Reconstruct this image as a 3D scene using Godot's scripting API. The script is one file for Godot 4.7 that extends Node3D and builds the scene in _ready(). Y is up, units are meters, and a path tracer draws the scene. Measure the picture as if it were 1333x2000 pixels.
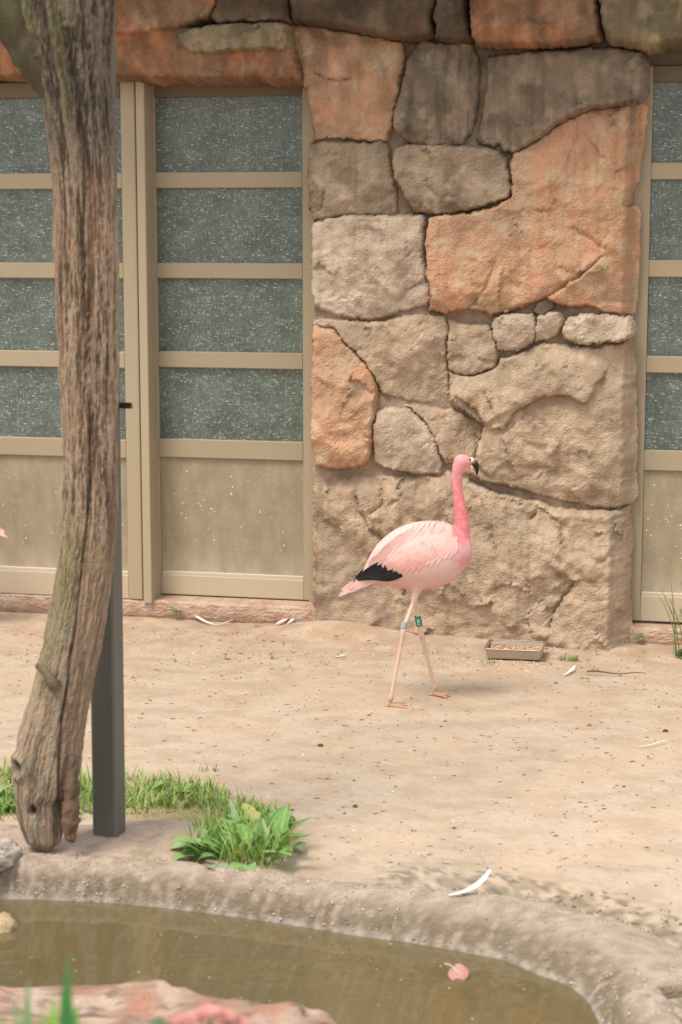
extends Node3D

# ---------------------------------------------------------------- camera numbers (photograph: 1333 x 2000)
const F := 3700.0
const PITCH := 0.15283
const CAM := Vector3(0, 2.1, 0)
const TH := 0.2217
var U := Vector3(cos(TH), 0, sin(TH))
var N := Vector3(-sin(TH), 0, cos(TH))
var O := Vector3(0, 0, -9.78)
var rng := RandomNumberGenerator.new()
var org := {}
var used := {}
var n_low: FastNoiseLite
var n_mid: FastNoiseLite
var n_fine: FastNoiseLite
var n_cell: FastNoiseLite
var n_big: FastNoiseLite
var M := {}
var cracks := []
var pond := PackedVector2Array()


func _ready():
	rng.seed = 11
	view_and_light()
	noises()
	materials()
	make_ground()
	make_pond()
	make_rock_wall()
	make_bays()
	make_post_and_trunk()
	make_flamingos()
	make_tray()
	make_plants()
	make_small_things()
	make_near_bank()


func view_and_light():
	var cam := Camera3D.new()
	cam.name = "camera"
	cam.near = 0.05
	cam.far = 200.0
	add_child(cam)
	cam.position = CAM
	cam.rotation.x = -PITCH
	var at := CameraAttributesPhysical.new()
	at.frustum_focal_length = 12.0 * F / 1000.0
	at.frustum_focus_distance = 8.45
	at.frustum_far = 200.0
	at.frustum_near = 0.05
	at.exposure_aperture = 2.1
	cam.attributes = at
	cam.fov = rad_to_deg(2.0 * atan(1000.0 / F))
	var env := Environment.new()
	env.background_mode = Environment.BG_SKY
	var sm := ProceduralSkyMaterial.new()
	sm.sky_top_color = Color(0.86, 0.9, 0.95)
	sm.sky_horizon_color = Color(0.92, 0.94, 0.95)
	sm.sky_curve = 0.3
	sm.ground_bottom_color = Color(0.42, 0.38, 0.32)
	sm.ground_horizon_color = Color(0.5, 0.47, 0.42)
	sm.sky_energy_multiplier = 0.85
	var sky := Sky.new()
	sky.sky_material = sm
	env.sky = sky
	env.tonemap_mode = Environment.TONE_MAPPER_LINEAR
	env.tonemap_exposure = 2.42
	env.sdfgi_enabled = true
	env.ssao_enabled = true
	env.ssil_enabled = true
	var we := WorldEnvironment.new()
	we.name = "environment"
	we.environment = env
	add_child(we)
	var sun := DirectionalLight3D.new()
	sun.name = "sun"
	sun.light_energy = 0.5
	sun.light_color = Color(1.0, 0.97, 0.93)
	sun.light_angular_distance = 24.0
	sun.shadow_enabled = true
	add_child(sun)
	sun.look_at_from_position(Vector3(-3.2, 8.5, 3.4), Vector3.ZERO)


# ---------------------------------------------------------------- pixel rays to places
func ray(px: float, py: float) -> Vector3:
	return Vector3((px - 666.5) / F, (1000.0 - py) / F, -1.0).rotated(Vector3.RIGHT, -PITCH)

func on_z(px: float, py: float, z: float) -> Vector3:
	var r := ray(px, py)
	return CAM + r * ((z - CAM.z) / r.z)

func on_y(px: float, py: float, y := 0.0) -> Vector3:
	var r := ray(px, py)
	return CAM + r * ((y - CAM.y) / r.y)

func on_wall(px: float, py: float, w: float) -> Vector2:
	var r := ray(px, py)
	var p := CAM + r * ((w - N.dot(CAM - O)) / N.dot(r))
	return Vector2(U.dot(p - O), p.y)

func W(s: float, y: float, w: float) -> Vector3:
	return O + U * s + Vector3.UP * y + N * w


# ---------------------------------------------------------------- building meshes
class MB:
	var v := PackedVector3Array()
	var c := PackedColorArray()
	var t := PackedVector2Array()
	var i := PackedInt32Array()

	func vert(p: Vector3, col := Color.WHITE, uv := Vector2.ZERO) -> int:
		v.append(p)
		c.append(col)
		t.append(uv)
		return v.size() - 1

	func tri(a: int, b: int, d: int) -> void:
		i.append(a)
		i.append(d)
		i.append(b)

	func quad(a: int, b: int, d: int, e: int) -> void:
		tri(a, b, d)
		tri(a, d, e)

	func tri_out(p: Vector3, q: Vector3, r: Vector3, cen: Vector3, col: Color) -> void:
		var a := vert(p, col)
		var b := vert(q, col)
		var d := vert(r, col)
		if (q - p).cross(r - p).dot((p + q + r) / 3.0 - cen) < 0.0:
			tri(a, d, b)
		else:
			tri(a, b, d)

	func box(xf: Transform3D, size: Vector3, bev := 0.004, col := Color.WHITE) -> void:
		var h := size / 2.0
		var b := minf(bev, minf(h.x, minf(h.y, h.z)) * 0.8)
		var k := {}
		for sx in [-1, 1]:
			for sy in [-1, 1]:
				for sz in [-1, 1]:
					k[Vector4i(sx, sy, sz, 0)] = xf * Vector3(sx * h.x, sy * (h.y - b), sz * (h.z - b))
					k[Vector4i(sx, sy, sz, 1)] = xf * Vector3(sx * (h.x - b), sy * h.y, sz * (h.z - b))
					k[Vector4i(sx, sy, sz, 2)] = xf * Vector3(sx * (h.x - b), sy * (h.y - b), sz * h.z)
		var cen := xf.origin
		for s in [-1, 1]:
			for ax in 3:
				var q := []
				for m in [[-1, -1], [1, -1], [1, 1], [-1, 1]]:
					var g := [0, 0, 0]
					g[ax] = s
					g[(ax + 1) % 3] = m[0]
					g[(ax + 2) % 3] = m[1]
					q.append(k[Vector4i(g[0], g[1], g[2], ax)])
				tri_out(q[0], q[1], q[2], cen, col)
				tri_out(q[0], q[2], q[3], cen, col)
		for ax in 3:
			for s in [-1, 1]:
				for r in [-1, 1]:
					var e := []
					for z in [-1, 1]:
						var g := [0, 0, 0]
						g[ax] = z
						g[(ax + 1) % 3] = s
						g[(ax + 2) % 3] = r
						e.append(k[Vector4i(g[0], g[1], g[2], (ax + 1) % 3)])
						e.append(k[Vector4i(g[0], g[1], g[2], (ax + 2) % 3)])
					tri_out(e[0], e[1], e[3], cen, col)
					tri_out(e[0], e[3], e[2], cen, col)
		for sx in [-1, 1]:
			for sy in [-1, 1]:
				for sz in [-1, 1]:
					tri_out(k[Vector4i(sx, sy, sz, 0)], k[Vector4i(sx, sy, sz, 1)], k[Vector4i(sx, sy, sz, 2)], cen, col)

	func pebble(p: Vector3, r: float, flat: float, turn: float, col: Color) -> void:
		var q := []
		for a in 5:
			var an := turn + TAU * a / 5.0
			var rr := r * (0.75 + 0.35 * fmod(absf(sin(turn * 7.3 + a * 3.7)) * 3.1, 1.0))
			q.append(p + Vector3(cos(an) * rr, 0.0, sin(an) * rr * 0.8))
		var top := vert(p + Vector3(0, r * flat, 0), col)
		var bot := vert(p - Vector3(0, r * flat * 0.6, 0), col)
		var base := v.size()
		for a in 5:
			vert(q[a], col)
		for a in 5:
			tri(base + a, top, base + (a + 1) % 5)
			tri(base + (a + 1) % 5, bot, base + a)

	# a tube along points with a radius at each
	func tube(pts: Array, rad: Array, sides: int, cols: Array) -> void:
		var base := v.size()
		var side := Vector3.RIGHT
		for k in pts.size():
			var d: Vector3 = (pts[mini(k + 1, pts.size() - 1)] - pts[maxi(k - 1, 0)]).normalized()
			if absf(d.dot(side)) > 0.9:
				side = Vector3.BACK
			var a := (side - d * d.dot(side)).normalized()
			var b := d.cross(a)
			side = a
			for m in sides:
				var an := TAU * m / sides
				vert(pts[k] + (a * cos(an) + b * sin(an)) * rad[k], cols[k])
		for k in pts.size() - 1:
			for m in sides:
				var p := base + k * sides + m
				var q := base + k * sides + (m + 1) % sides
				quad(p, q, q + sides, p + sides)
		for e in [0, pts.size() - 1]:
			var cv := vert(pts[e], cols[e])
			for m in sides:
				var p: int = base + e * sides + m
				var q: int = base + e * sides + (m + 1) % sides
				if e == 0:
					tri(cv, q, p)
				else:
					tri(cv, p, q)

	# a leaf or blade: spine points, half width at each, sideways direction, fold of the midrib
	func blade(pts: Array, half: Array, side: Vector3, fold: float, cols: Array) -> void:
		var base := v.size()
		for k in pts.size():
			var d: Vector3 = (pts[mini(k + 1, pts.size() - 1)] - pts[maxi(k - 1, 0)]).normalized()
			var s := (side - d * d.dot(side)).normalized()
			var up := s.cross(d)
			vert(pts[k] - s * half[k] + up * half[k] * fold, cols[k])
			vert(pts[k], cols[k])
			vert(pts[k] + s * half[k] + up * half[k] * fold, cols[k])
		for k in pts.size() - 1:
			var p := base + k * 3
			quad(p, p + 1, p + 4, p + 3)
			quad(p + 1, p + 2, p + 5, p + 4)

	func mesh(origin: Vector3, smooth: bool) -> ArrayMesh:
		if not smooth:
			var v2 := PackedVector3Array()
			var c2 := PackedColorArray()
			var t2 := PackedVector2Array()
			for k in i:
				v2.append(v[k])
				c2.append(c[k])
				t2.append(t[k])
			v = v2
			c = c2
			t = t2
			i = PackedInt32Array(range(v2.size()))
		var n := PackedVector3Array()
		n.resize(v.size())
		for k in range(0, i.size(), 3):
			var a := i[k]
			var b := i[k + 1]
			var d := i[k + 2]
			var g := (v[d] - v[a]).cross(v[b] - v[a])
			n[a] += g
			n[b] += g
			n[d] += g
		for k in n.size():
			n[k] = n[k].normalized() if n[k].length_squared() > 0.0 else Vector3.UP
		var w := v.duplicate()
		for k in w.size():
			w[k] -= origin
		var arr := []
		arr.resize(Mesh.ARRAY_MAX)
		arr[Mesh.ARRAY_VERTEX] = w
		arr[Mesh.ARRAY_NORMAL] = n
		arr[Mesh.ARRAY_COLOR] = c
		arr[Mesh.ARRAY_TEX_UV] = t
		arr[Mesh.ARRAY_INDEX] = i
		var m := ArrayMesh.new()
		m.add_surface_from_arrays(Mesh.PRIMITIVE_TRIANGLES, arr)
		return m


func named(called: String, parent: Node) -> String:
	var key := str(parent.get_instance_id()) + called
	var k: int = used.get(key, 0)
	used[key] = k + 1
	return called if k == 0 else "%s_%03d" % [called, k]

func tag(o: Node, label: String, category := "", group := "", kind := ""):
	if label: o.set_meta("label", label)
	if category: o.set_meta("category", category)
	if group: o.set_meta("group", group)
	if kind: o.set_meta("kind", kind)

func thing(called: String, at: Vector3, label: String, category: String, group := "") -> Node3D:
	var o := Node3D.new()
	o.name = named(called, self)
	add_child(o, true)
	o.position = at
	org[o] = at
	tag(o, label, category, group, "thing")
	return o

func part(called: String, mb: MB, mat: Material, parent: Node3D, smooth := true) -> MeshInstance3D:
	var o := MeshInstance3D.new()
	o.name = named(called, parent)
	org[o] = org[parent]
	o.mesh = mb.mesh(org[parent], smooth)
	o.material_override = mat
	parent.add_child(o, true)
	return o

func solo(called: String, mb: MB, mat: Material, at: Vector3, label: String, category: String, group := "", kind := "", smooth := true) -> MeshInstance3D:
	var o := MeshInstance3D.new()
	o.name = named(called, self)
	o.mesh = mb.mesh(at, smooth)
	o.material_override = mat
	o.position = at
	org[o] = at
	add_child(o, true)
	tag(o, label, category, group, kind)
	return o


# ---------------------------------------------------------------- noise, textures, materials
func noise(sd: int, freq: float, oct := 3, type := FastNoiseLite.TYPE_SIMPLEX_SMOOTH) -> FastNoiseLite:
	var n := FastNoiseLite.new()
	n.seed = sd
	n.noise_type = type
	n.frequency = freq
	n.fractal_octaves = oct
	n.fractal_type = FastNoiseLite.FRACTAL_FBM if oct > 1 else FastNoiseLite.FRACTAL_NONE
	return n

func noises():
	n_big = noise(5, 1.3, 2)
	n_low = noise(1, 4.0, 3)
	n_mid = noise(2, 16.0, 3)
	n_fine = noise(3, 70.0, 2)
	n_cell = noise(4, 9.0, 1, FastNoiseLite.TYPE_CELLULAR)
	n_cell.cellular_return_type = FastNoiseLite.RETURN_CELL_VALUE
	n_cell.cellular_jitter = 1.0
	n_cell.domain_warp_enabled = true
	n_cell.domain_warp_amplitude = 0.09
	n_cell.domain_warp_frequency = 6.0
	n_cell.domain_warp_fractal_octaves = 4

func height_tex(sd: int, freq: float, oct: int, side := 512, type := FastNoiseLite.TYPE_SIMPLEX_SMOOTH) -> ImageTexture:
	return ImageTexture.create_from_image(noise(sd, freq, oct, type).get_seamless_image(side, side, false, false, 0.12, true))

func mat(key: String, rough: float, bump: Texture2D = null, tile := 1.0, cm := 0.2, col := Color.WHITE, tinted := true) -> StandardMaterial3D:
	var m := StandardMaterial3D.new()
	m.resource_name = key
	m.albedo_color = col
	m.vertex_color_use_as_albedo = tinted
	m.roughness = rough
	m.metallic_specular = 0.4
	if bump:
		m.heightmap_enabled = true
		m.heightmap_texture = bump
		m.heightmap_scale = cm
		m.uv1_triplanar = true
		m.uv1_world_triplanar = true
		m.uv1_scale = Vector3.ONE * tile
	M[key] = m
	return m

func lin(r: float, g: float, b: float) -> Color:
	var c := Color(r / 255.0, g / 255.0, b / 255.0).srgb_to_linear()
	return Color(c.r * 0.975, c.g * 0.99, c.b * 1.08)

func materials():
	var grit := height_tex(21, 0.03, 6)
	var soil := height_tex(22, 0.02, 6)
	mat("rock", 0.92, grit, 3.8, 0.55)
	mat("soil", 0.95, grit, 4.4, 0.3)
	mat("concrete", 0.9, grit, 3.4, 0.7)
	mat("wood", 0.9, grit, 7.0, 0.25)
	mat("paint", 0.55, soil, 3.0, 0.06)
	mat("metal", 0.45, soil, 4.0, 0.05)
	M.metal.metallic = 0.1
	mat("steel", 0.5, soil, 3.0, 0.03)
	M.steel.metallic = 0.95
	mat("seed", 0.8)
	mat("skin", 0.6)
	var fe := mat("plumage", 0.85)
	fe.backlight_enabled = true
	fe.backlight = Color(0.12, 0.1, 0.1)
	var lf := mat("leaf", 0.55)
	lf.backlight_enabled = true
	lf.backlight = Color(0.7, 0.75, 0.4)
	mat("plastic", 0.35)
	mat("beak", 0.35)
	var wa := mat("water", 0.03, height_tex(24, 0.012, 3), 1.1, 0.06, Color(0.43, 0.375, 0.235, 0.6), false)
	wa.transparency = BaseMaterial3D.TRANSPARENCY_ALPHA
	wa.metallic_specular = 0.5
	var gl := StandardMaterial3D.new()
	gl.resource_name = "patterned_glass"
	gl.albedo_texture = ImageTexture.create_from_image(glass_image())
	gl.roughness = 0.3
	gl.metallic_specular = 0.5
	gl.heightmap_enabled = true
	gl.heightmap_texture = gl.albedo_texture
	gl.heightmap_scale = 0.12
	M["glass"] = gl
	var pn := StandardMaterial3D.new()
	pn.resource_name = "spattered_paint"
	pn.albedo_texture = ImageTexture.create_from_image(panel_image())
	pn.roughness = 0.55
	M["panel"] = pn


# glints of the textured glass painted as a woven pattern: broken dashes along rows, fainter ones along columns
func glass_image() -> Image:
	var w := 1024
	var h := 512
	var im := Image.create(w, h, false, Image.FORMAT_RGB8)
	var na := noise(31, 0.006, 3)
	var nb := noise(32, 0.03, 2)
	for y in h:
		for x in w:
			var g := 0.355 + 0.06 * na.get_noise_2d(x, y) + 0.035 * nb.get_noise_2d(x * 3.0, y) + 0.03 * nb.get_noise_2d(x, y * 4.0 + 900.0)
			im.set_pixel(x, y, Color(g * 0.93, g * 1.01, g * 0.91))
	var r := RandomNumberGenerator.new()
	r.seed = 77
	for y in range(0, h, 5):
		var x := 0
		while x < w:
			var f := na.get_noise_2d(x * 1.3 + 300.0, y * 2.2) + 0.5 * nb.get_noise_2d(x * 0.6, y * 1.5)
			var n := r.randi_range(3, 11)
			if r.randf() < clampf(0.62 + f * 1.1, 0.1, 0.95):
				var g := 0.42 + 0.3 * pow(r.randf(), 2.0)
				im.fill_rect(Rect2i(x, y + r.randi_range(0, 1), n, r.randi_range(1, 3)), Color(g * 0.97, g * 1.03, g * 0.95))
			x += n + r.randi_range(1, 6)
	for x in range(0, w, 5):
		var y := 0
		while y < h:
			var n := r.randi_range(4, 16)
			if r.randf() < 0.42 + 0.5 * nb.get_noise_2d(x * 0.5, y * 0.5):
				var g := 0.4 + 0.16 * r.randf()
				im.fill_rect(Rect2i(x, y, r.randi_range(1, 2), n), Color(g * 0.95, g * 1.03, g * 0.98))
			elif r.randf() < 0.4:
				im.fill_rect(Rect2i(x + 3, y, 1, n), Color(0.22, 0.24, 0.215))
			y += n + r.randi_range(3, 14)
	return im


# olive paint with white splashes, rain runs and a dusty foot
func panel_image() -> Image:
	var w := 512
	var h := 512
	var im := Image.create(w, h, false, Image.FORMAT_RGB8)
	var na := noise(41, 0.008, 3)
	var nb := noise(42, 0.05, 2)
	for y in h:
		var foot := smoothstep(0.72, 1.0, float(y) / h)
		for x in w:
			var g := 1.0 + 0.07 * na.get_noise_2d(x * 2.5, y * 0.5) + 0.05 * na.get_noise_2d(x, y + 700.0) + 0.03 * nb.get_noise_2d(x, y)
			var f := clampf(foot * (0.55 + 0.6 * na.get_noise_2d(x * 1.4, y * 0.7 + 90.0)), 0.0, 1.0)
			im.set_pixel(x, y, Color(0.57 * g, 0.513 * g, 0.412 * g).lerp(Color(0.69, 0.635, 0.545), f))
	var r := RandomNumberGenerator.new()
	r.seed = 78
	for k in 160:
		var x := r.randi_range(4, w - 8)
		var y := int(h * (0.02 + 0.75 * pow(r.randf(), 0.9)))
		var s := 2 if r.randf() < 0.7 else r.randi_range(3, 5)
		im.fill_rect(Rect2i(x, y, s, s + r.randi_range(0, 1)), Color(0.95, 0.93, 0.87).lerp(Color(0.66, 0.6, 0.48), r.randf() * 0.8))
	return im


# signed distance (positive inside) and nearest outline point
func poly_sd(poly: PackedVector2Array, p: Vector2) -> Vector3:
	var best := 1e9
	var near := p
	var inside := false
	var n := poly.size()
	var b := poly[n - 1]
	for k in n:
		var a := poly[k]
		var e := b - a
		var q := p - a
		var h := clampf(q.dot(e) / e.length_squared(), 0.0, 1.0)
		var cp := a + e * h
		var d := p.distance_squared_to(cp)
		if d < best:
			best = d
			near = cp
		if (a.y > p.y) != (b.y > p.y) and p.x < (b.x - a.x) * (p.y - a.y) / (b.y - a.y) + a.x:
			inside = not inside
		b = a
	var s := sqrt(best)
	return Vector3(s if inside else -s, near.x, near.y)

func catmull(pts: Array, step: float) -> Array:
	var out := []
	for k in pts.size() - 1:
		var a: Vector3 = pts[maxi(k - 1, 0)]
		var b: Vector3 = pts[k]
		var c: Vector3 = pts[k + 1]
		var d: Vector3 = pts[mini(k + 2, pts.size() - 1)]
		var n := maxi(1, int(b.distance_to(c) / step))
		for j in n:
			out.append(b.cubic_interpolate(c, a, d, float(j) / n))
	out.append(pts[-1])
	return out

# a value read off a table of [y, value] pairs
func table(t: Array, y: float) -> float:
	if y <= t[0][0]: return t[0][1]
	for k in t.size() - 1:
		if y <= t[k + 1][0]:
			var f: float = (y - t[k][0]) / (t[k + 1][0] - t[k][0])
			f = f * f * (3.0 - 2.0 * f) * 0.5 + f * 0.5
			return lerpf(t[k][1], t[k + 1][1], f)
	return t[-1][1]


# a sheet of small quads over an outline; its rim is pulled onto the outline
func field(mb: MB, poly: PackedVector2Array, g: float, wob: float, hfn: Callable, mapfn: Callable, cfn: Callable):
	var r := Rect2(poly[0], Vector2.ZERO)
	for p in poly:
		r = r.expand(p)
	r = r.grow(g)
	var nx := int(r.size.x / g) + 2
	var ny := int(r.size.y / g) + 2
	var id := PackedInt32Array()
	id.resize(nx * ny)
	id.fill(-1)
	var dd := PackedFloat32Array()
	dd.resize(nx * ny)
	for j in ny:
		for k in nx:
			var p := r.position + Vector2(k * g, j * g)
			var pw := p
			if wob > 0.0:
				pw += Vector2(n_mid.get_noise_2d(p.x, p.y + 50.0) * wob + n_fine.get_noise_2d(p.x, p.y) * wob * 0.3, n_mid.get_noise_2d(p.x + 80.0, p.y) * wob + n_fine.get_noise_2d(p.x + 9.0, p.y) * wob * 0.3)
			var s := poly_sd(poly, pw)
			if s.x > -g * 1.45:
				if s.x < 0.0:
					p += Vector2(s.y, s.z) - pw
				var h: float = hfn.call(p, maxf(s.x, 0.0))
				id[j * nx + k] = mb.vert(mapfn.call(p, h), cfn.call(p, s.x))
				dd[j * nx + k] = s.x
	for j in ny - 1:
		for k in nx - 1:
			var a := j * nx + k
			var q := [a, a + 1, a + nx + 1, a + nx]
			if id[q[0]] < 0 or id[q[1]] < 0 or id[q[2]] < 0 or id[q[3]] < 0:
				continue
			if dd[q[0]] <= 0.0 and dd[q[1]] <= 0.0 and dd[q[2]] <= 0.0 and dd[q[3]] <= 0.0:
				continue
			mb.quad(id[q[0]], id[q[1]], id[q[2]], id[q[3]])


# ---------------------------------------------------------------- ground and pond
const WATER := -0.07

func ground_h(x: float, z: float) -> float:
	var h := n_big.get_noise_2d(x, z) * 0.012 + n_low.get_noise_2d(x, z) * 0.004 + n_mid.get_noise_2d(x, z) * 0.0009 + n_fine.get_noise_2d(x * 1.5, z * 1.5) * 0.0008
	var w := N.dot(Vector3(x, 0, z) - O)
	h += 0.006 * smoothstep(0.75, 0.2, w)
	var m := Vector2(x + 0.02, (z + 9.55) * 1.6).length()
	h += 0.05 * exp(-m * m * 14.0)
	if z > -7.0 and pond.size():
		var d := -poly_sd(pond, Vector2(x, z)).x
		h += -0.05 * exp(-pow((d - lerpf(0.22, 0.39, smoothstep(0.0, 0.8, x))) / 0.08, 2.0)) * smoothstep(-0.2, 0.5, x)
		h = lerpf(-0.5, h, smoothstep(0.04, 0.11, d))
	return h

func ground_c(x: float, z: float) -> Color:
	var a := lin(182, 161, 134)
	var b := lin(172, 149, 121)
	var e := lin(160, 133, 106)
	var c := a.lerp(b, smoothstep(-0.35, 0.45, n_low.get_noise_2d(x * 0.8, z * 1.3)))
	c = c.lerp(e, 0.3 * smoothstep(0.1, 0.5, n_mid.get_noise_2d(x * 1.2 + 40.0, z * 1.6)))
	c = c.lerp(lin(186, 159, 128), 0.5 * smoothstep(0.05, 0.5, n_big.get_noise_2d(x + 9.0, z)))
	var f := n_fine.get_noise_2d(x, z * 1.4)
	c *= 1.0 + 0.1 * f + 0.03 * n_mid.get_noise_2d(x * 2.0, z * 2.0)
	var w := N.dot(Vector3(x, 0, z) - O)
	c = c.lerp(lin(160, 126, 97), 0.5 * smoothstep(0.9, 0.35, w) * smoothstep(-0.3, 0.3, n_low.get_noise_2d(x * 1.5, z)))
	if z > -6.6 and pond.size():
		var d := -poly_sd(pond, Vector2(x, z)).x
		var m := smoothstep(0.66, 0.32, d) * smoothstep(-0.15, 0.55, x + 0.3 * n_low.get_noise_2d(x, z))
		c = c.lerp(lin(116, 104, 84), m * smoothstep(-0.35, 0.25, n_mid.get_noise_2d(x, z * 1.5)) * 0.9)
		if m > 0.4 and f > 0.12:
			c = c.lerp(lin(66, 68, 54), 0.5)
	c.a = 1.0
	return c

func make_ground():
	# the pond's waterline, first its far side as it shows, then round behind the near bank
	var line := []
	for q in [[-330, 1790], [-150, 1768], [0, 1757], [190, 1762], [350, 1777], [525, 1800], [700, 1828], [795, 1840], [890, 1857], [985, 1876], [1050, 1903], [1110, 1925], [1142, 1947], [1172, 2000]]:
		line.append(on_y(q[0], q[1], WATER))
	for q in [Vector3(0.72, -0.04, -4.6), Vector3(0.55, -0.04, -4.42), Vector3(0.0, -0.04, -4.36), Vector3(-0.9, -0.04, -4.34), Vector3(-1.7, -0.04, -4.45), Vector3(-2.0, -0.04, -5.0), line[0]]:
		line.append(q)
	for p in catmull(line, 0.05):
		pond.append(Vector2(p.x, p.z))
	var xs := []
	var zs := []
	var far := [-60.0, -30.0, -15.0, -8.0, -5.0, -3.6, -3.0]
	xs.append_array(far)
	var x := -2.4
	while x < 2.4:
		xs.append(x)
		x += 0.019
	xs.append_array([3.0, 3.6, 5.0, 8.0, 15.0, 30.0, 60.0])
	zs.append_array([-60.0, -30.0, -16.0, -12.0, -10.6])
	var z := -10.2
	while z < -4.0:
		zs.append(z)
		z += 0.019
	zs.append_array([-3.5, -2.5, -1.5, 0.0, 3.0, 8.0, 20.0, 60.0])
	var mb := MB.new()
	for zz in zs:
		for xx in xs:
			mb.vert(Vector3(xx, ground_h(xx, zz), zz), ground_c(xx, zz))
	var nx := xs.size()
	for j in zs.size() - 1:
		for k in nx - 1:
			var a := j * nx + k
			mb.quad(a, a + nx, a + nx + 1, a + 1)
	solo("ground", mb, M.soil, Vector3.ZERO, "trampled pale sandy soil of the enclosure", "", "", "structure")

func concrete_c(x: float, z: float, y: float) -> Color:
	var c := lin(166, 146, 124).lerp(lin(146, 127, 104), smoothstep(-0.3, 0.4, n_low.get_noise_2d(x * 3.0, z * 3.0)))
	c = c.lerp(lin(166, 144, 120), 0.4 * smoothstep(0.0, 0.4, n_mid.get_noise_2d(x + 20.0, z)))
	c *= 1.0 + 0.2 * n_fine.get_noise_3d(x, y * 2.0, z) + 0.08 * n_mid.get_noise_3d(x * 1.5, y * 3.0, z * 1.5)
	# a damp, algae-dark band above the water and a pale tide line at it
	var damp := smoothstep(0.04, -0.012, y)
	c = c.lerp(lin(96, 84, 62), 0.75 * damp * smoothstep(-0.8, 0.2, n_mid.get_noise_2d(x * 1.6, z * 1.6 + 30.0)))
	c = c.lerp(lin(170, 162, 146), 0.45 * smoothstep(-0.05, -0.058, y) * smoothstep(-0.095, -0.075, y) * smoothstep(-0.3, 0.2, n_mid.get_noise_2d(x * 2.0, z)))
	c.a = 1.0
	return c

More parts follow.
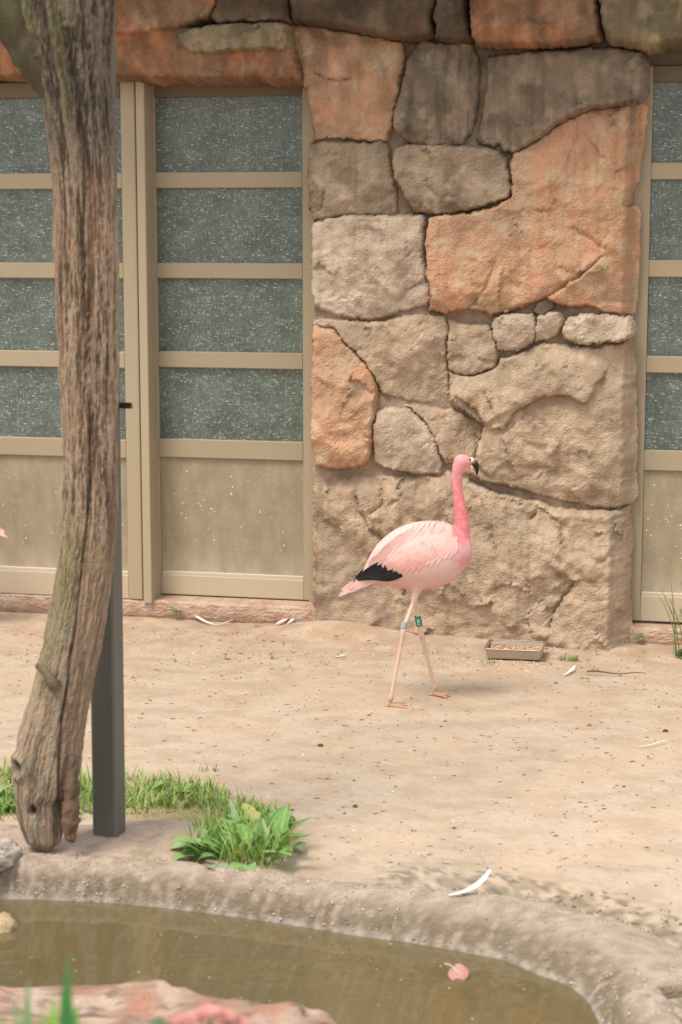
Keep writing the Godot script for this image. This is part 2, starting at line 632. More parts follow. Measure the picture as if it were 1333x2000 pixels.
func make_pond():
	var mb := MB.new()
	var n := pond.size() - 1
	var prof := [[-0.22, -0.33], [-0.1, -0.16], [-0.04, -0.105], [-0.012, -0.08], [0.0, -0.07], [0.008, -0.055], [0.02, -0.03], [0.035, -0.006], [0.055, 0.014], [0.08, 0.029], [0.105, 0.037], [0.13, 0.04], [0.15, 0.037], [0.163, 0.026], [0.171, 0.0], [0.178, -0.12]]
	var fine := []
	for k in prof.size() - 1:
		for j in 3:
			var f := j / 3.0
			fine.append([lerpf(prof[k][0], prof[k + 1][0], f), lerpf(prof[k][1], prof[k + 1][1], f)])
	fine.append(prof[-1])
	var cols := fine.size()
	var rows := 0
	var gravel := MB.new()
	for k in n:
		var a := pond[k]
		var b := pond[(k + 1) % n]
		var t0 := (pond[(k + 1) % n] - pond[(k + n - 1) % n]).normalized()
		var t1 := (pond[(k + 2) % n] - pond[k]).normalized()
		var sub := 4 if a.y < -4.5 else 1
		for j in sub:
			var p := a.lerp(b, float(j) / sub)
			var t := t0.lerp(t1, float(j) / sub).normalized()
			var out := Vector2(t.y, -t.x)
			var wide := lerpf(0.95, 1.9, smoothstep(-0.2, 0.8, p.x))
			if p.y > -4.9: wide = 1.0
			for f in fine:
				var q: Vector2 = p + out * f[0] * (wide if f[0] > 0.0 else 1.0)
				var up: float = f[1] + (n_mid.get_noise_2d(q.x, q.y) * 0.003 + n_low.get_noise_2d(q.x, q.y) * 0.004 + n_fine.get_noise_2d(q.x, q.y) * 0.0028) * smoothstep(-0.09, -0.02, f[1])
				mb.vert(Vector3(q.x, up, q.y), concrete_c(q.x, q.y, up))
				if a.y < -4.7 and f[0] > 0.003 and f[0] < 0.158 and rng.randf() < 0.6 * smoothstep(-0.7, 0.5, n_low.get_noise_2d(q.x * 2.0, q.y * 2.0)):
					var g := rng.randf_range(0.75, 1.0)
					var tone := [lin(200, 186, 162), lin(186, 156, 128), lin(214, 202, 184), lin(146, 132, 116), lin(196, 172, 148)]
					var gp := Vector3(q.x + rng.randf_range(-0.012, 0.012), up + 0.0005, q.y + rng.randf_range(-0.012, 0.012))
					gravel.pebble(gp, rng.randf_range(0.0016, 0.0044) * (1.0 + 0.8 * pow(rng.randf(), 6.0)), 0.6, rng.randf() * TAU, tone[rng.randi() % 5] * g)
			rows += 1
	for r in rows:
		for k in cols - 1:
			var a := r * cols + k
			var b := ((r + 1) % rows) * cols + k
			mb.quad(a, b, b + 1, a + 1)
	solo("pond_edge", mb, M.concrete, Vector3(0, 0, -5.6), "rounded grey-brown concrete rim round the muddy pond", "", "", "structure")
	solo("gravel", gravel, M.concrete, Vector3(0, 0, -5.6), "pale pebbles set in the concrete pond rim", "gravel", "", "stuff", false)
	var wm := MB.new()
	var c := Vector2.ZERO
	var lo := Vector2(-2.3, -6.3)
	for j in 41:
		for k in 61:
			wm.vert(Vector3(-2.6 + k * 0.07, WATER, -6.25 + j * 0.055))
	for j in 40:
		for k in 60:
			var m := Vector2(-2.6 + (k + 0.5) * 0.07, -6.25 + (j + 0.5) * 0.055)
			if poly_sd(pond, m).x > -0.12:
				var a := j * 61 + k
				wm.quad(a, a + 61, a + 62, a + 1)
	solo("water", wm, M.water, Vector3(0, 0, -5.2), "still olive-brown pond water", "", "", "structure")
	var bm := MB.new()
	for j in 61:
		for k in 91:
			var p := Vector2(-2.7 + k * 0.05, -6.3 + j * 0.04)
			var cc := lin(138, 122, 84).lerp(lin(78, 68, 40), smoothstep(-0.3, 0.3, n_low.get_noise_2d(p.x, p.y * 2.0)))
			cc *= 1.0 + 0.25 * n_mid.get_noise_2d(p.x * 0.6, p.y)
			cc.a = 1.0
			bm.vert(Vector3(p.x, -0.27 + 0.05 * n_low.get_noise_2d(p.x, p.y) + 0.05 * n_big.get_noise_2d(p.x, p.y), p.y), cc)
	for j in 60:
		for k in 90:
			var a := j * 91 + k
			bm.quad(a, a + 91, a + 92, a + 1)
	solo("pond_bed", bm, M.soil, Vector3(0, 0, -5.2), "silty bottom of the pond", "", "", "structure")
	# the flat concrete apron behind the rim on which trunk and post stand
	var poly := PackedVector2Array()
	for q in [[-420, 1672], [-420, 1604], [-120, 1604], [150, 1602], [258, 1596], [345, 1594], [400, 1600], [432, 1622], [418, 1650], [392, 1664], [360, 1674], [330, 1680], [150, 1676]]:
		var p := on_y(q[0], q[1], 0.03)
		poly.append(Vector2(p.x, -p.z))
	var pm := MB.new()
	field(pm, poly, 0.013, 0.01,
		func(p, d): return -0.05 + (0.083 + n_low.get_noise_2d(p.x, p.y) * 0.01 + n_fine.get_noise_2d(p.x, p.y) * 0.0015) * (1.0 - exp(-(d + 0.001) / 0.012)),
		func(p, h): return Vector3(p.x, h, -p.y),
		func(p, d):
			var c2 := concrete_c(p.x, -p.y, 0.05).lerp(lin(178, 150, 126), 0.45)
			c2 = c2.lerp(lin(120, 116, 78), 0.5 * smoothstep(0.1, 0.5, n_low.get_noise_2d(p.x * 2.0 + 30.0, p.y * 2.0)))
			return c2)
	solo("pavement", pm, M.concrete, Vector3(-0.9, 0, -6.1), "flat concrete apron behind the pond rim under trunk and post", "", "", "structure")


# ---------------------------------------------------------------- the artificial rock wall
func px_poly(a: Array, w: float) -> PackedVector2Array:
	var out := PackedVector2Array()
	for k in range(0, a.size(), 2):
		out.append(on_wall(a[k], a[k + 1], w))
	return out

func crack(a: Array, width: float, depth: float, step := 0.0):
	var p := px_poly(a, 0.26)
	var r := Rect2(p[0], Vector2.ZERO)
	for q in p:
		r = r.expand(q)
	cracks.append([p, r.grow(0.16), width, depth, step])

func crack_h(p: Vector2) -> float:
	var h := 0.0
	for c in cracks:
		if not c[1].has_point(p):
			continue
		var best := 1e9
		var side := 1.0
		var q: PackedVector2Array = c[0]
		var pw := p + Vector2(n_mid.get_noise_2d(p.x, p.y), n_mid.get_noise_2d(p.x + 70.0, p.y)) * 0.012
		var along := 1.0
		for k in q.size() - 1:
			var e := q[k + 1] - q[k]
			var f := clampf((pw - q[k]).dot(e) / e.length_squared(), 0.0, 1.0)
			var d := pw.distance_to(q[k] + e * f)
			if d < best:
				best = d
				side = signf(e.cross(pw - q[k]))
				var u := (k + f) / (q.size() - 1)
				along = smoothstep(0.0, 0.12, u) * smoothstep(1.0, 0.88, u)
		h -= c[3] * along * exp(-pow(best / c[2], 2.0))
		if side > 0.0:
			h += c[4] * along * exp(-pow(best / 0.16, 2.0))
	return h

func rock_relief(p: Vector2, flake: float) -> float:
	return n_low.get_noise_2d(p.x, p.y) * 0.022 + n_mid.get_noise_2d(p.x, p.y) * 0.005 + n_fine.get_noise_2d(p.x, p.y) * 0.0018 + n_cell.get_noise_2d(p.x * 0.8, p.y * 0.8) * 0.013 * flake * smoothstep(-0.1, 0.3, n_low.get_noise_2d(p.x + 70.0, p.y))

var PAL := {
	"beige": [[184, 163, 137], [164, 141, 115], [194, 175, 150]],
	"brown": [[174, 149, 120], [150, 126, 99], [186, 162, 132]],
	"grey": [[136, 117, 95], [112, 96, 77], [156, 135, 110]],
	"taupe": [[152, 131, 105], [122, 103, 82], [172, 150, 122]],
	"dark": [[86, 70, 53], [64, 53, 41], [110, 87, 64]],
	"orange": [[186, 144, 108], [168, 128, 95], [188, 160, 125]],
	"rust": [[164, 113, 79], [122, 88, 64], [168, 130, 95]],
	"moss": [[140, 125, 92], [110, 98, 72], [164, 147, 112]],
	"mortar": [[152, 130, 106], [122, 103, 83], [164, 142, 116]],
}

func rock_c(p: Vector2, pal: Array, blush: float, streak: float) -> Color:
	var a := lin(pal[0][0], pal[0][1], pal[0][2])
	var b := lin(pal[1][0], pal[1][1], pal[1][2])
	var e := lin(pal[2][0], pal[2][1], pal[2][2])
	var l := n_low.get_noise_2d(p.x + 30.0, p.y)
	var m := n_mid.get_noise_2d(p.x, p.y + 60.0)
	var c := a.lerp(b, smoothstep(-0.3, 0.45, l + 0.4 * m))
	c = c.lerp(e, 0.7 * smoothstep(0.05, 0.45, n_low.get_noise_2d(p.x * 1.6, p.y * 1.6 + 90.0)))
	if blush > 0.0:
		c = c.lerp(lin(194, 128, 96), blush * 0.5 * smoothstep(0.0, 0.4, n_low.get_noise_2d(p.x * 1.2 - 40.0, p.y * 1.2 + 15.0) + 0.3 * m))
	# rain runs: long in height, narrow across, from soot to algae green
	var s := n_low.get_noise_2d(p.x * 5.0 + 11.0, p.y * 0.35)
	c = c.lerp(lin(80, 72, 56), 0.85 * streak * smoothstep(0.05, 0.4, s + 0.35 * m))
	c = c.lerp(lin(122, 116, 76), 0.35 * streak * smoothstep(0.15, 0.5, n_low.get_noise_2d(p.x * 3.0 - 70.0, p.y * 0.8)))
	# dirt shared by neighbours: soot and lichen up under the added eave, dust thrown up from the soil below
	c = c.lerp(lin(150, 131, 104), 0.4 * smoothstep(-0.1, 0.4, n_big.get_noise_2d(p.x * 1.5, p.y * 1.5)))
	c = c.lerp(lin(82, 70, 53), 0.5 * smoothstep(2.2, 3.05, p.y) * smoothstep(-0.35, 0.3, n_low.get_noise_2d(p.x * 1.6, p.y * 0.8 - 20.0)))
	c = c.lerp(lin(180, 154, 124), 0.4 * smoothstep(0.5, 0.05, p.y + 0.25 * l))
	c *= 1.0 + 0.16 * m + 0.22 * n_fine.get_noise_2d(p.x * 1.3, p.y * 1.3)
	c.a = 1.0
	return c

func stone(root: Node3D, a: Array, front: float, r: float, pal: String, opt := {}):
	var poly := px_poly(a, front)
	var grown := Geometry2D.offset_polygon(poly, opt.get("grow", 0.014))
	if grown.size(): poly = grown[0]
	var cen := Vector2.ZERO
	for p in poly:
		cen += p / poly.size()
	var tx: float = opt.get("tx", 0.0)
	var ty: float = opt.get("ty", 0.0)
	var back: float = opt.get("back", 0.13)
	var flake: float = opt.get("flake", 1.0)
	var ch := 1e9
	if opt.has("ch"):
		ch = on_wall(opt.ch, 500, front).x
	var fac: Array = opt.get("fac", [])
	var planes := []
	for f in fac:
		var c2 := on_wall(f[0], f[1], front)
		planes.append([c2, Vector2(cos(deg_to_rad(f[2])), sin(deg_to_rad(f[2]))), f[3]])
	var bb := Rect2(poly[0], Vector2.ZERO)
	for p in poly:
		bb = bb.expand(p)
	for f in opt.get("facets", 6):
		var an := rng.randf() * TAU
		var dv := Vector2(cos(an), sin(an))
		planes.append([cen + dv * Vector2(bb.size.x, bb.size.y) * rng.randf_range(0.14, 0.4), dv, rng.randf_range(0.12, 0.5)])
	var mb := MB.new()
	field(mb, poly, opt.get("g", 0.0072), opt.get("wob", 0.009),
		func(p, d):
			var w: float = front + tx * (p.x - cen.x) + ty * (p.y - cen.y) + rock_relief(p, flake) + crack_h(p)
			var cut := 0.0
			for f in planes:
				cut = maxf(cut, (p - f[0]).dot(f[1]) * f[2])
			w -= cut if cut < 0.04 else 0.04 + (cut - 0.04) * 0.3
			w -= maxf(0.0, p.x - ch + 0.008 * n_mid.get_noise_2d(0.0, p.y)) * 1.9
			if d <= 0.0: return back
			var chip: float = d + 0.002 + 0.006 * n_mid.get_noise_2d(p.x * 1.4, p.y * 1.4 + 20.0) + 0.004 * n_fine.get_noise_2d(p.x * 1.1 + 5.0, p.y)
			var e := clampf(1.0 - chip / (r * 1.1), 0.0, 1.0)
			return back + maxf(w - back, 0.01) * (1.0 - pow(e, 2.2)),
		func(p, h): return W(p.x, p.y, h),
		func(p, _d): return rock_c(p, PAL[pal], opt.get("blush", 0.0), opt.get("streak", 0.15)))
	part("stone", mb, M.rock, root)

func make_rock_wall():
	var root := thing("rock_wall", W(0.8, 0, 0), "artificial rock wall of orange and grey-brown boulders forming a pillar between two bays", "wall")
	crack([1192, 492, 1140, 535, 1082, 575, 1030, 598, 955, 614], 0.008, 0.016, 0.03)
	crack([1185, 490, 1150, 465, 1110, 440], 0.008, 0.012, 0.0)
	crack([612, 140, 650, 158, 690, 150], 0.008, 0.014, 0.02)
	crack([1075, 1232, 1080, 1205, 1100, 1170, 1130, 1130], 0.012, 0.028, -0.03)
	crack([690, 950, 700, 1000, 730, 1045, 775, 1060], 0.02, 0.02, 0.02)
	crack([745, 940, 748, 990, 715, 1010], 0.014, 0.02, 0.02)
	crack([925, 845, 935, 905, 960, 935], 0.01, 0.01, 0.02)
	crack([950, 836, 985, 836, 1010, 800, 1060, 774, 1110, 772, 1145, 790, 1165, 755, 1195, 705], 0.01, 0.006, 0.036)
	crack([885, 770, 930, 800, 950, 834], 0.01, 0.006, 0.03)
	crack([1142, 320, 1140, 365, 1137, 408], 0.009, 0.006, 0.0)
	crack([1137, 408, 1165, 380, 1190, 355], 0.008, 0.005, 0.0)
	crack([870, 618, 868, 690, 872, 780], 0.016, -0.012, 0.0)
	crack([884, 300, 902, 345, 882, 410], 0.02, -0.014, 0.0)
	crack([960, 970, 1020, 985, 1052, 988, 1030, 1020], 0.012, 0.02, -0.02)
	crack([770, 590, 800, 560, 838, 545], 0.012, 0.012, 0.02)
	crack([905, 610, 950, 560, 965, 500], 0.02, 0.014, 0.014)
	crack([640, 370, 630, 400, 612, 420], 0.012, 0.012, 0.014)
	# the mass behind the stones
	var body := MB.new()
	var outline := px_poly([-900, -260, 2250, -260, 2250, 1340, 1800, 1320, 1770, 110, 1500, 92, 1262, 100, 1256, 150, 1252, 260, 1244, 400, 1238, 560, 1234, 700, 1230, 900, 1226, 1000, 1222, 1100, 1226, 1330, 900, 1320, 608, 1290, 606, 1000, 607, 700, 606, 450, 602, 250, 592, 170, 576, 125, 552, 118, 450, 120, 300, 144, -480, 150, -520, 1320, -900, 1320], 0.14)
	field(body, outline, 0.016, 0.008,
		func(p, d):
			if d <= 0.0: return -0.16
			return -0.16 + (0.362 + rock_relief(p, 1.0)) * (1.0 - exp(-(d + 0.004) / 0.016)),
		func(p, h): return W(p.x, p.y, h),
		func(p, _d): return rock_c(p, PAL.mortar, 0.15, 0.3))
	part("mortar", body, M.rock, root)
	# pillar, from the top down
	stone(root, [556, 46, 600, 48, 660, 60, 720, 68, 783, 80, 787, 110, 776, 170, 768, 225, 757, 262, 750, 276, 690, 272, 655, 269, 610, 272, 605, 230, 599, 190, 591, 150, 580, 118, 563, 95, 553, 88], 0.27, 0.02, "orange", {"blush": 0.5, "streak": 0.12, "fac": [[750, 170, 0, 0.35], [600, 100, 180, 0.5]]})
	stone(root, [813, 78, 845, 80, 880, 82, 915, 80, 927, 110, 930, 160, 927, 210, 917, 250, 897, 285, 850, 287, 800, 280, 765, 250, 770, 215, 783, 160, 792, 120], 0.29, 0.022, "grey", {"streak": 0.75, "fac": [[800, 150, 170, 0.4], [850, 250, -90, 0.5], [905, 150, 0, 0.6]]})
	stone(root, [948, 108, 1000, 103, 1060, 99, 1110, 97, 1165, 92, 1200, 90, 1250, 103, 1260, 120, 1259, 180, 1245, 196, 1200, 204, 1150, 209, 1110, 227, 1080, 244, 1050, 269, 1000, 299, 985, 295, 970, 280, 958, 287, 930, 278, 932, 250, 945, 190, 948, 150], 0.29, 0.024, "grey", {"streak": 0.4, "ch": 1243, "fac": [[1000, 115, 90, 0.5], [960, 250, 200, 0.4]]})
	stone(root, [601, 281, 650, 278, 700, 280, 752, 278, 758, 300, 765, 340, 770, 380, 775, 415, 700, 420, 650, 422, 608, 428, 600, 400, 599, 350], 0.26, 0.018, "taupe", {"streak": 0.25, "fac": [[625, 350, 180, 0.7], [745, 350, 10, 0.5]]})
	stone(root, [770, 290, 790, 281, 840, 285, 920, 287, 970, 296, 985, 310, 992, 345, 996, 365, 990, 385, 950, 398, 920, 408, 880, 414, 840, 417, 810, 414, 800, 405, 785, 380, 768, 345, 765, 310], 0.31, 0.02, "taupe", {"streak": 0.1, "fac": [[900, 340, -15, 0.28], [800, 340, 200, 0.25], [880, 390, -100, 0.4]]})
	stone(root, [1000, 302, 1050, 274, 1080, 250, 1110, 233, 1150, 215, 1247, 201, 1256, 208, 1252, 250, 1246, 300, 1238, 350, 1222, 392, 1213, 398, 1218, 404, 1240, 408, 1241, 440, 1239, 520, 1233, 612, 1180, 612, 1150, 596, 1110, 600, 1085, 590, 1060, 580, 1000, 605, 960, 614, 930, 606, 890, 602, 870, 612, 835, 606, 842, 580, 833, 540, 830, 470, 838, 425, 852, 420, 918, 417, 962, 407, 1000, 386, 1001, 360, 996, 320], 0.285, 0.02, "orange", {"blush": 0.75, "streak": 0.22, "ch": 1216, "fac": [[880, 500, 180, 0.1], [1000, 570, -90, 0.2]]})
	stone(root, [605, 435, 640, 425, 700, 421, 760, 423, 820, 421, 827, 427, 824, 465, 822, 505, 832, 540, 840, 580, 830, 598, 790, 605, 760, 615, 725, 625, 680, 622, 640, 612, 612, 602, 602, 560, 604, 500], 0.28, 0.024, "beige", {"streak": 0.15, "fac": [[700, 560, -95, 0.3], [625, 500, 180, 0.4]]})
	stone(root, [606, 640, 650, 648, 668, 668, 700, 702, 722, 727, 733, 760, 728, 810, 723, 850, 720, 885, 710, 908, 680, 916, 640, 918, 612, 910, 605, 860, 604, 750], 0.285, 0.024, "orange", {"blush": 0.45, "streak": 0.1, "fac": [[700, 780, 10, 0.25], [660, 890, -90, 0.5]]})
	stone(root, [606, 630, 640, 620, 690, 629, 740, 630, 790, 618, 866, 615, 873, 640, 872, 700, 874, 780, 850, 794, 800, 786, 745, 768, 733, 745, 722, 722, 700, 696, 668, 663, 648, 642, 606, 636], 0.26, 0.022, "brown", {"blush": 0.12, "fac": [[760, 740, -80, 0.3]]})
	stone(root, [873, 622, 905, 634, 953, 637, 967, 660, 971, 695, 964, 716, 940, 728, 912, 734, 876, 724], 0.255, 0.022, "brown", {"streak": 0.1})
	stone(root, [963, 628, 985, 616, 1040, 616, 1044, 640, 1037, 670, 1005, 683, 972, 680, 964, 655], 0.265, 0.013, "beige", {"g": 0.007, "wob": 0.01})
	stone(root, [1047, 640, 1055, 618, 1094, 611, 1101, 622, 1089, 650, 1069, 662, 1046, 667], 0.25, 0.013, "beige", {"g": 0.007, "wob": 0.01, "fac": [[1070, 640, -70, 0.5]]})
	stone(root, [1099, 640, 1110, 624, 1140, 616, 1190, 620, 1228, 625, 1235, 650, 1227, 663, 1180, 668, 1130, 672, 1102, 659], 0.285, 0.015, "beige", {"g": 0.007, "wob": 0.012})
	stone(root, [876, 728, 915, 738, 945, 732, 968, 720, 978, 702, 1012, 692, 1060, 674, 1100, 676, 1160, 680, 1226, 670, 1233, 690, 1233, 760, 1237, 850, 1234, 930, 1239, 965, 1229, 988, 1190, 996, 1130, 988, 1070, 973, 1000, 953, 940, 938, 908, 924, 930, 900, 937, 860, 946, 832, 905, 803, 876, 786], 0.275, 0.022, "brown", {"blush": 0.15, "streak": 0.2, "ch": 1222, "fac": [[1050, 950, -85, 0.5], [1100, 690, 90, 0.6]]})
	stone(root, [734, 806, 765, 798, 800, 806, 829, 831, 845, 860, 857, 905, 855, 929, 800, 924, 745, 914, 728, 905, 726, 850], 0.275, 0.02, "beige", {"streak": 0.08, "fac": [[820, 830, 40, 0.4]]})
	stone(root, [740, 779, 800, 793, 850, 801, 890, 803, 942, 832, 933, 860, 926, 895, 900, 906, 868, 904, 848, 858, 831, 824, 802, 798, 745, 793], 0.245, 0.018, "brown", {"blush": 0.1})
	stone(root, [602, 924, 650, 928, 700, 930, 800, 934, 858, 938, 870, 922, 905, 938, 960, 962, 1010, 978, 1052, 984, 1080, 999, 1120, 1002, 1222, 1004, 1227, 1050, 1222, 1130, 1224, 1210, 1230, 1262, 1240, 1300, 1120, 1320, 1000, 1310, 890, 1290, 800, 1280, 700, 1270, 602, 1260, 600, 1180, 602, 1050], 0.3, 0.03, "brown", {"blush": 0.12, "streak": 0.25, "tx": 0.1, "ch": 1205, "facets": 3, "flake": 1.6, "fac": [[640, 1000, 180, 0.35], [900, 985, 90, 0.25]]})
	stone(root, [1052, 582, 1068, 574, 1082, 580, 1083, 600, 1062, 612, 1044, 610], 0.2, 0.014, "grey", {"g": 0.007, "wob": 0.008})
	# the lintel over the bays
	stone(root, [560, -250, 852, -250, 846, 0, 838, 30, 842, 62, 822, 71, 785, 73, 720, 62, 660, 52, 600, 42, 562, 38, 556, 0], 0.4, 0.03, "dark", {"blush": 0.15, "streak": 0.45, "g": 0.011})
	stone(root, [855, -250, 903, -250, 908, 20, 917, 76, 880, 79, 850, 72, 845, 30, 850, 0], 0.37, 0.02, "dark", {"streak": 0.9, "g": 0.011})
	stone(root, [908, -250, 1160, -250, 1164, 0, 1168, 40, 1170, 70, 1140, 80, 1060, 88, 1000, 86, 930, 86, 918, 70, 912, 20], 0.42, 0.03, "rust", {"blush": 0.3, "streak": 0.3, "g": 0.011, "fac": [[1000, 50, -90, 0.6], [930, 30, 180, 0.4]]})
	stone(root, [1170, -250, 1600, -250, 1600, 76, 1420, 80, 1333, 79, 1262, 92, 1225, 88, 1187, 80, 1174, 50, 1168, 0], 0.42, 0.03, "moss", {"streak": 0.4, "g": 0.012, "fac": [[1250, 60, -90, 0.5]]})
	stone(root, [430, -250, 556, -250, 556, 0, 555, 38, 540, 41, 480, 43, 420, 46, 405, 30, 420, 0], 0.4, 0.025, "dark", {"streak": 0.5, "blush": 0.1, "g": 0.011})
	stone(root, [130, -250, 426, -250, 418, 0, 402, 30, 345, 54, 290, 62, 240, 66, 130, 60, 120, 0], 0.42, 0.025, "rust", {"blush": 0.6, "streak": 0.2, "g": 0.011})
	stone(root, [345, 70, 372, 55, 420, 48, 480, 45, 540, 43, 555, 48, 556, 75, 552, 93, 500, 93, 450, 96, 405, 102, 370, 100, 355, 90], 0.41, 0.016, "moss", {"streak": 0.35, "g": 0.0075, "fac": [[360, 80, 190, 0.8]]})
	stone(root, [-420, 20, -100, 20, 20, 30, 130, 36, 240, 40, 290, 40, 342, 40, 400, 60, 500, 60, 556, 60, 572, 110, 590, 160, 500, 153, 300, 153, 150, 151, -420, 151], 0.36, 0.03, "rust", {"streak": 0.25, "ty": 0.35, "blush": 0.25, "facets": 2, "g": 0.011, "back": 0.02})
	stone(root, [-420, -250, 126, -250, 116, 0, 126, 40, 128, 60, 60, 58, 20, 52, -100, 46, -420, 56], 0.42, 0.025, "orange", {"blush": 0.6, "streak": 0.2, "g": 0.012})


# ---------------------------------------------------------------- doors
var PAINT := lin(162, 145, 114)

func wall_xf(s: float, y: float, w: float) -> Transform3D:
	return Transform3D(Basis(U, Vector3.UP, N), W(s, y, w))

func bar(called: String, parent: Node3D, s0: float, s1: float, y0: float, y1: float, w: float, deep: float, col: Color, m := "paint") -> MeshInstance3D:
	var mb := MB.new()
	mb.box(wall_xf((s0 + s1) / 2, (y0 + y1) / 2, w - deep / 2), Vector3(absf(s1 - s0), absf(y1 - y0), deep), 0.004, col)
	return part(called, mb, M[m], parent, false)

func sheet(called: String, parent: Node3D, s0: float, s1: float, y0: float, y1: float, w: float, m: Material, uv: Rect2):
	var mb := MB.new()
	for d in [0.0, -0.012]:
		mb.vert(W(s0, y0, w + d), Color.WHITE, Vector2(uv.position.x, uv.end.y))
		mb.vert(W(s1, y0, w + d), Color.WHITE, uv.end)
		mb.vert(W(s1, y1, w + d), Color.WHITE, Vector2(uv.end.x, uv.position.y))
		mb.vert(W(s0, y1, w + d), Color.WHITE, uv.position)
	mb.quad(0, 1, 2, 3)
	mb.quad(5, 4, 7, 6)
	for k in 4:
		mb.quad(k, k + 4, (k + 1) % 4 + 4, (k + 1) % 4)
	part(called, mb, m, parent, false)

# rails: photograph rows of [top, bottom] for the four rails, then the foot rail and the head of the first pane
func door(label: String, l0: float, l1: float, r0: float, r1: float, ref: float, w: float, rails: Array, foot: Array, head: Array, shift: float):
	var sx := func(px): return on_wall(px, 650, w).x
	var yy := func(py): return on_wall(ref, py, w).y
	var a: float = sx.call(l0)
	var a2: float = sx.call(l1)
	var b: float = sx.call(r0)
	var b2: float = sx.call(r1)
	var root := thing("sliding_door", W((a + b2) / 2, yy.call(foot[1]), w - 0.02), label, "door", "")
	var tint := func(): return PAINT * rng.randf_range(0.93, 1.05)
	bar("stile", root, a, a2, yy.call(foot[1]), yy.call(head[0]), w + 0.002, 0.045, tint.call())
	bar("stile", root, b, b2, yy.call(foot[1]), yy.call(head[0]), w + 0.002, 0.045, tint.call())
	bar("head_rail", root, a2, b, yy.call(head[1]), yy.call(head[0]), w, 0.04, lin(108, 93, 68))  # rail colour darkened to carry the shade under the lintel
	var top: float = head[1]
	var k := 0
	for r in rails:
		bar("rail", root, a2, b, yy.call(r[1]), yy.call(r[0]), w, 0.04, tint.call())
		var u := fmod(shift + 0.37 * k, 0.6)
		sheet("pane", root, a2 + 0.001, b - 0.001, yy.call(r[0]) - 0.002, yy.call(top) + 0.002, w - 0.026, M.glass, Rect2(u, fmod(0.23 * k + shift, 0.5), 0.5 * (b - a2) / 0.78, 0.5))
		top = r[1]
		k += 1
	sheet("panel", root, a2 + 0.001, b - 0.001, yy.call(foot[0]) - 0.002, yy.call(top) + 0.002, w - 0.018, M.panel, Rect2(shift, 0, (b - a2) / 0.78, 1))
	bar("bead", root, a2 + 0.002, b - 0.002, yy.call(foot[0]) - 0.004, yy.call(foot[0] - 7) + 0.0, w - 0.006, 0.014, lin(188, 172, 146))
	bar("foot_rail", root, a2, b, yy.call(foot[1]), yy.call(foot[0]) - 0.001, w - 0.003, 0.036, lin(182, 162, 132))

func make_bays():
	door("olive sliding door with four dark glass panes between brown post and stone pillar", 290, 308, 592, 616, 450, 0.0, [[335.5, 367], [513.8, 544.3], [688, 719.5], [860, 896.5]], [1127, 1166], [160, 188], 0.05)
	door("olive glazed sliding door standing partly behind the dead tree trunk", -420, -385, 243, 271, 100, 0.13, [[338, 369.2], [513, 543.6], [685.5, 717], [855.5, 891]], [1117, 1163], [160, 190.3], 0.31)
	door("olive glazed sliding door past the pillar, beside tall grass weeds", 1232, 1264, 1700, 1740, 1300, 0.08, [[317.5, 350.6], [508, 541.5], [696, 728.6], [880, 920]], [1165, 1215], [128, 159.6], 0.17)
	var s0 := on_wall(272.5, 650, 0.15).x
	var s1 := on_wall(289, 650, 0.15).x
	var y0 := on_wall(290, 1172, 0.06).y
	var fr := thing("bay_surround", W(s0, y0, 0.04), "beige painted door frame with upright post and header under the rock lintel", "door frame")
	bar("post", fr, s0, s1, y0, on_wall(290, 158, 0.06).y, 0.152, 0.19, lin(166, 149, 118))
	var hs := on_wall(-460, 150, 0.02).x
	bar("header", fr, hs, on_wall(640, 150, 0.02).x, on_wall(450, 161, 0.02).y, on_wall(450, 100, 0.02).y, 0.03, 0.1, lin(120, 100, 74))
	bar("head_moulding", fr, s1 + 0.002, on_wall(620, 150, 0.02).x, on_wall(450, 158, 0.05).y, on_wall(450, 151, 0.05).y, 0.05, 0.018, lin(130, 108, 80))
	bar("jamb", fr, on_wall(604, 650, 0).x, on_wall(640, 650, 0).x, y0 - 0.02, on_wall(450, 158, 0.0).y, 0.02, 0.1, PAINT)
	var fr2 := thing("bay_surround", W(1.6, 0, 0), "olive door frame beyond the pillar, pillar shade painted on its jamb, under the mossy lintel", "door frame")
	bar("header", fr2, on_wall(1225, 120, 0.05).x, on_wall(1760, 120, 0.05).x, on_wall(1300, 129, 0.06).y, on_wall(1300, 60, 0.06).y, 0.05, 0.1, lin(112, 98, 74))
	bar("jamb", fr2, on_wall(1205, 650, 0.06).x, on_wall(1231, 650, 0.06).x, on_wall(1300, 1218, 0.06).y, on_wall(1300, 129, 0.06).y, 0.1, 0.12, lin(116, 103, 80))  # jamb tone lowered to hold the shade of the pillar
	sill("low pinkish concrete door sill, chipped along its lower edge, behind the trunk", -470, 628, 450, 1172, 0.13)
	sill("low pale concrete door sill beside the tall grass weeds", 1226, 1760, 1300, 1217, 0.17)
	# the dark room behind the doors
	var b := thing("building", W(0.5, 0, -1.6), "plain bird house behind the doors with an added unseen eave to shade the rock wall", "building")
	bar("back_wall", b, -3.4, 4.2, -0.1, 3.2, -1.6, 0.15, lin(90, 84, 74), "concrete")
	bar("roof_added_eave", b, -3.4, 4.2, 3.4, 3.54, 0.85, 2.65, lin(96, 84, 72), "concrete")  # unseen overhang added and run forward to darken the upper wall

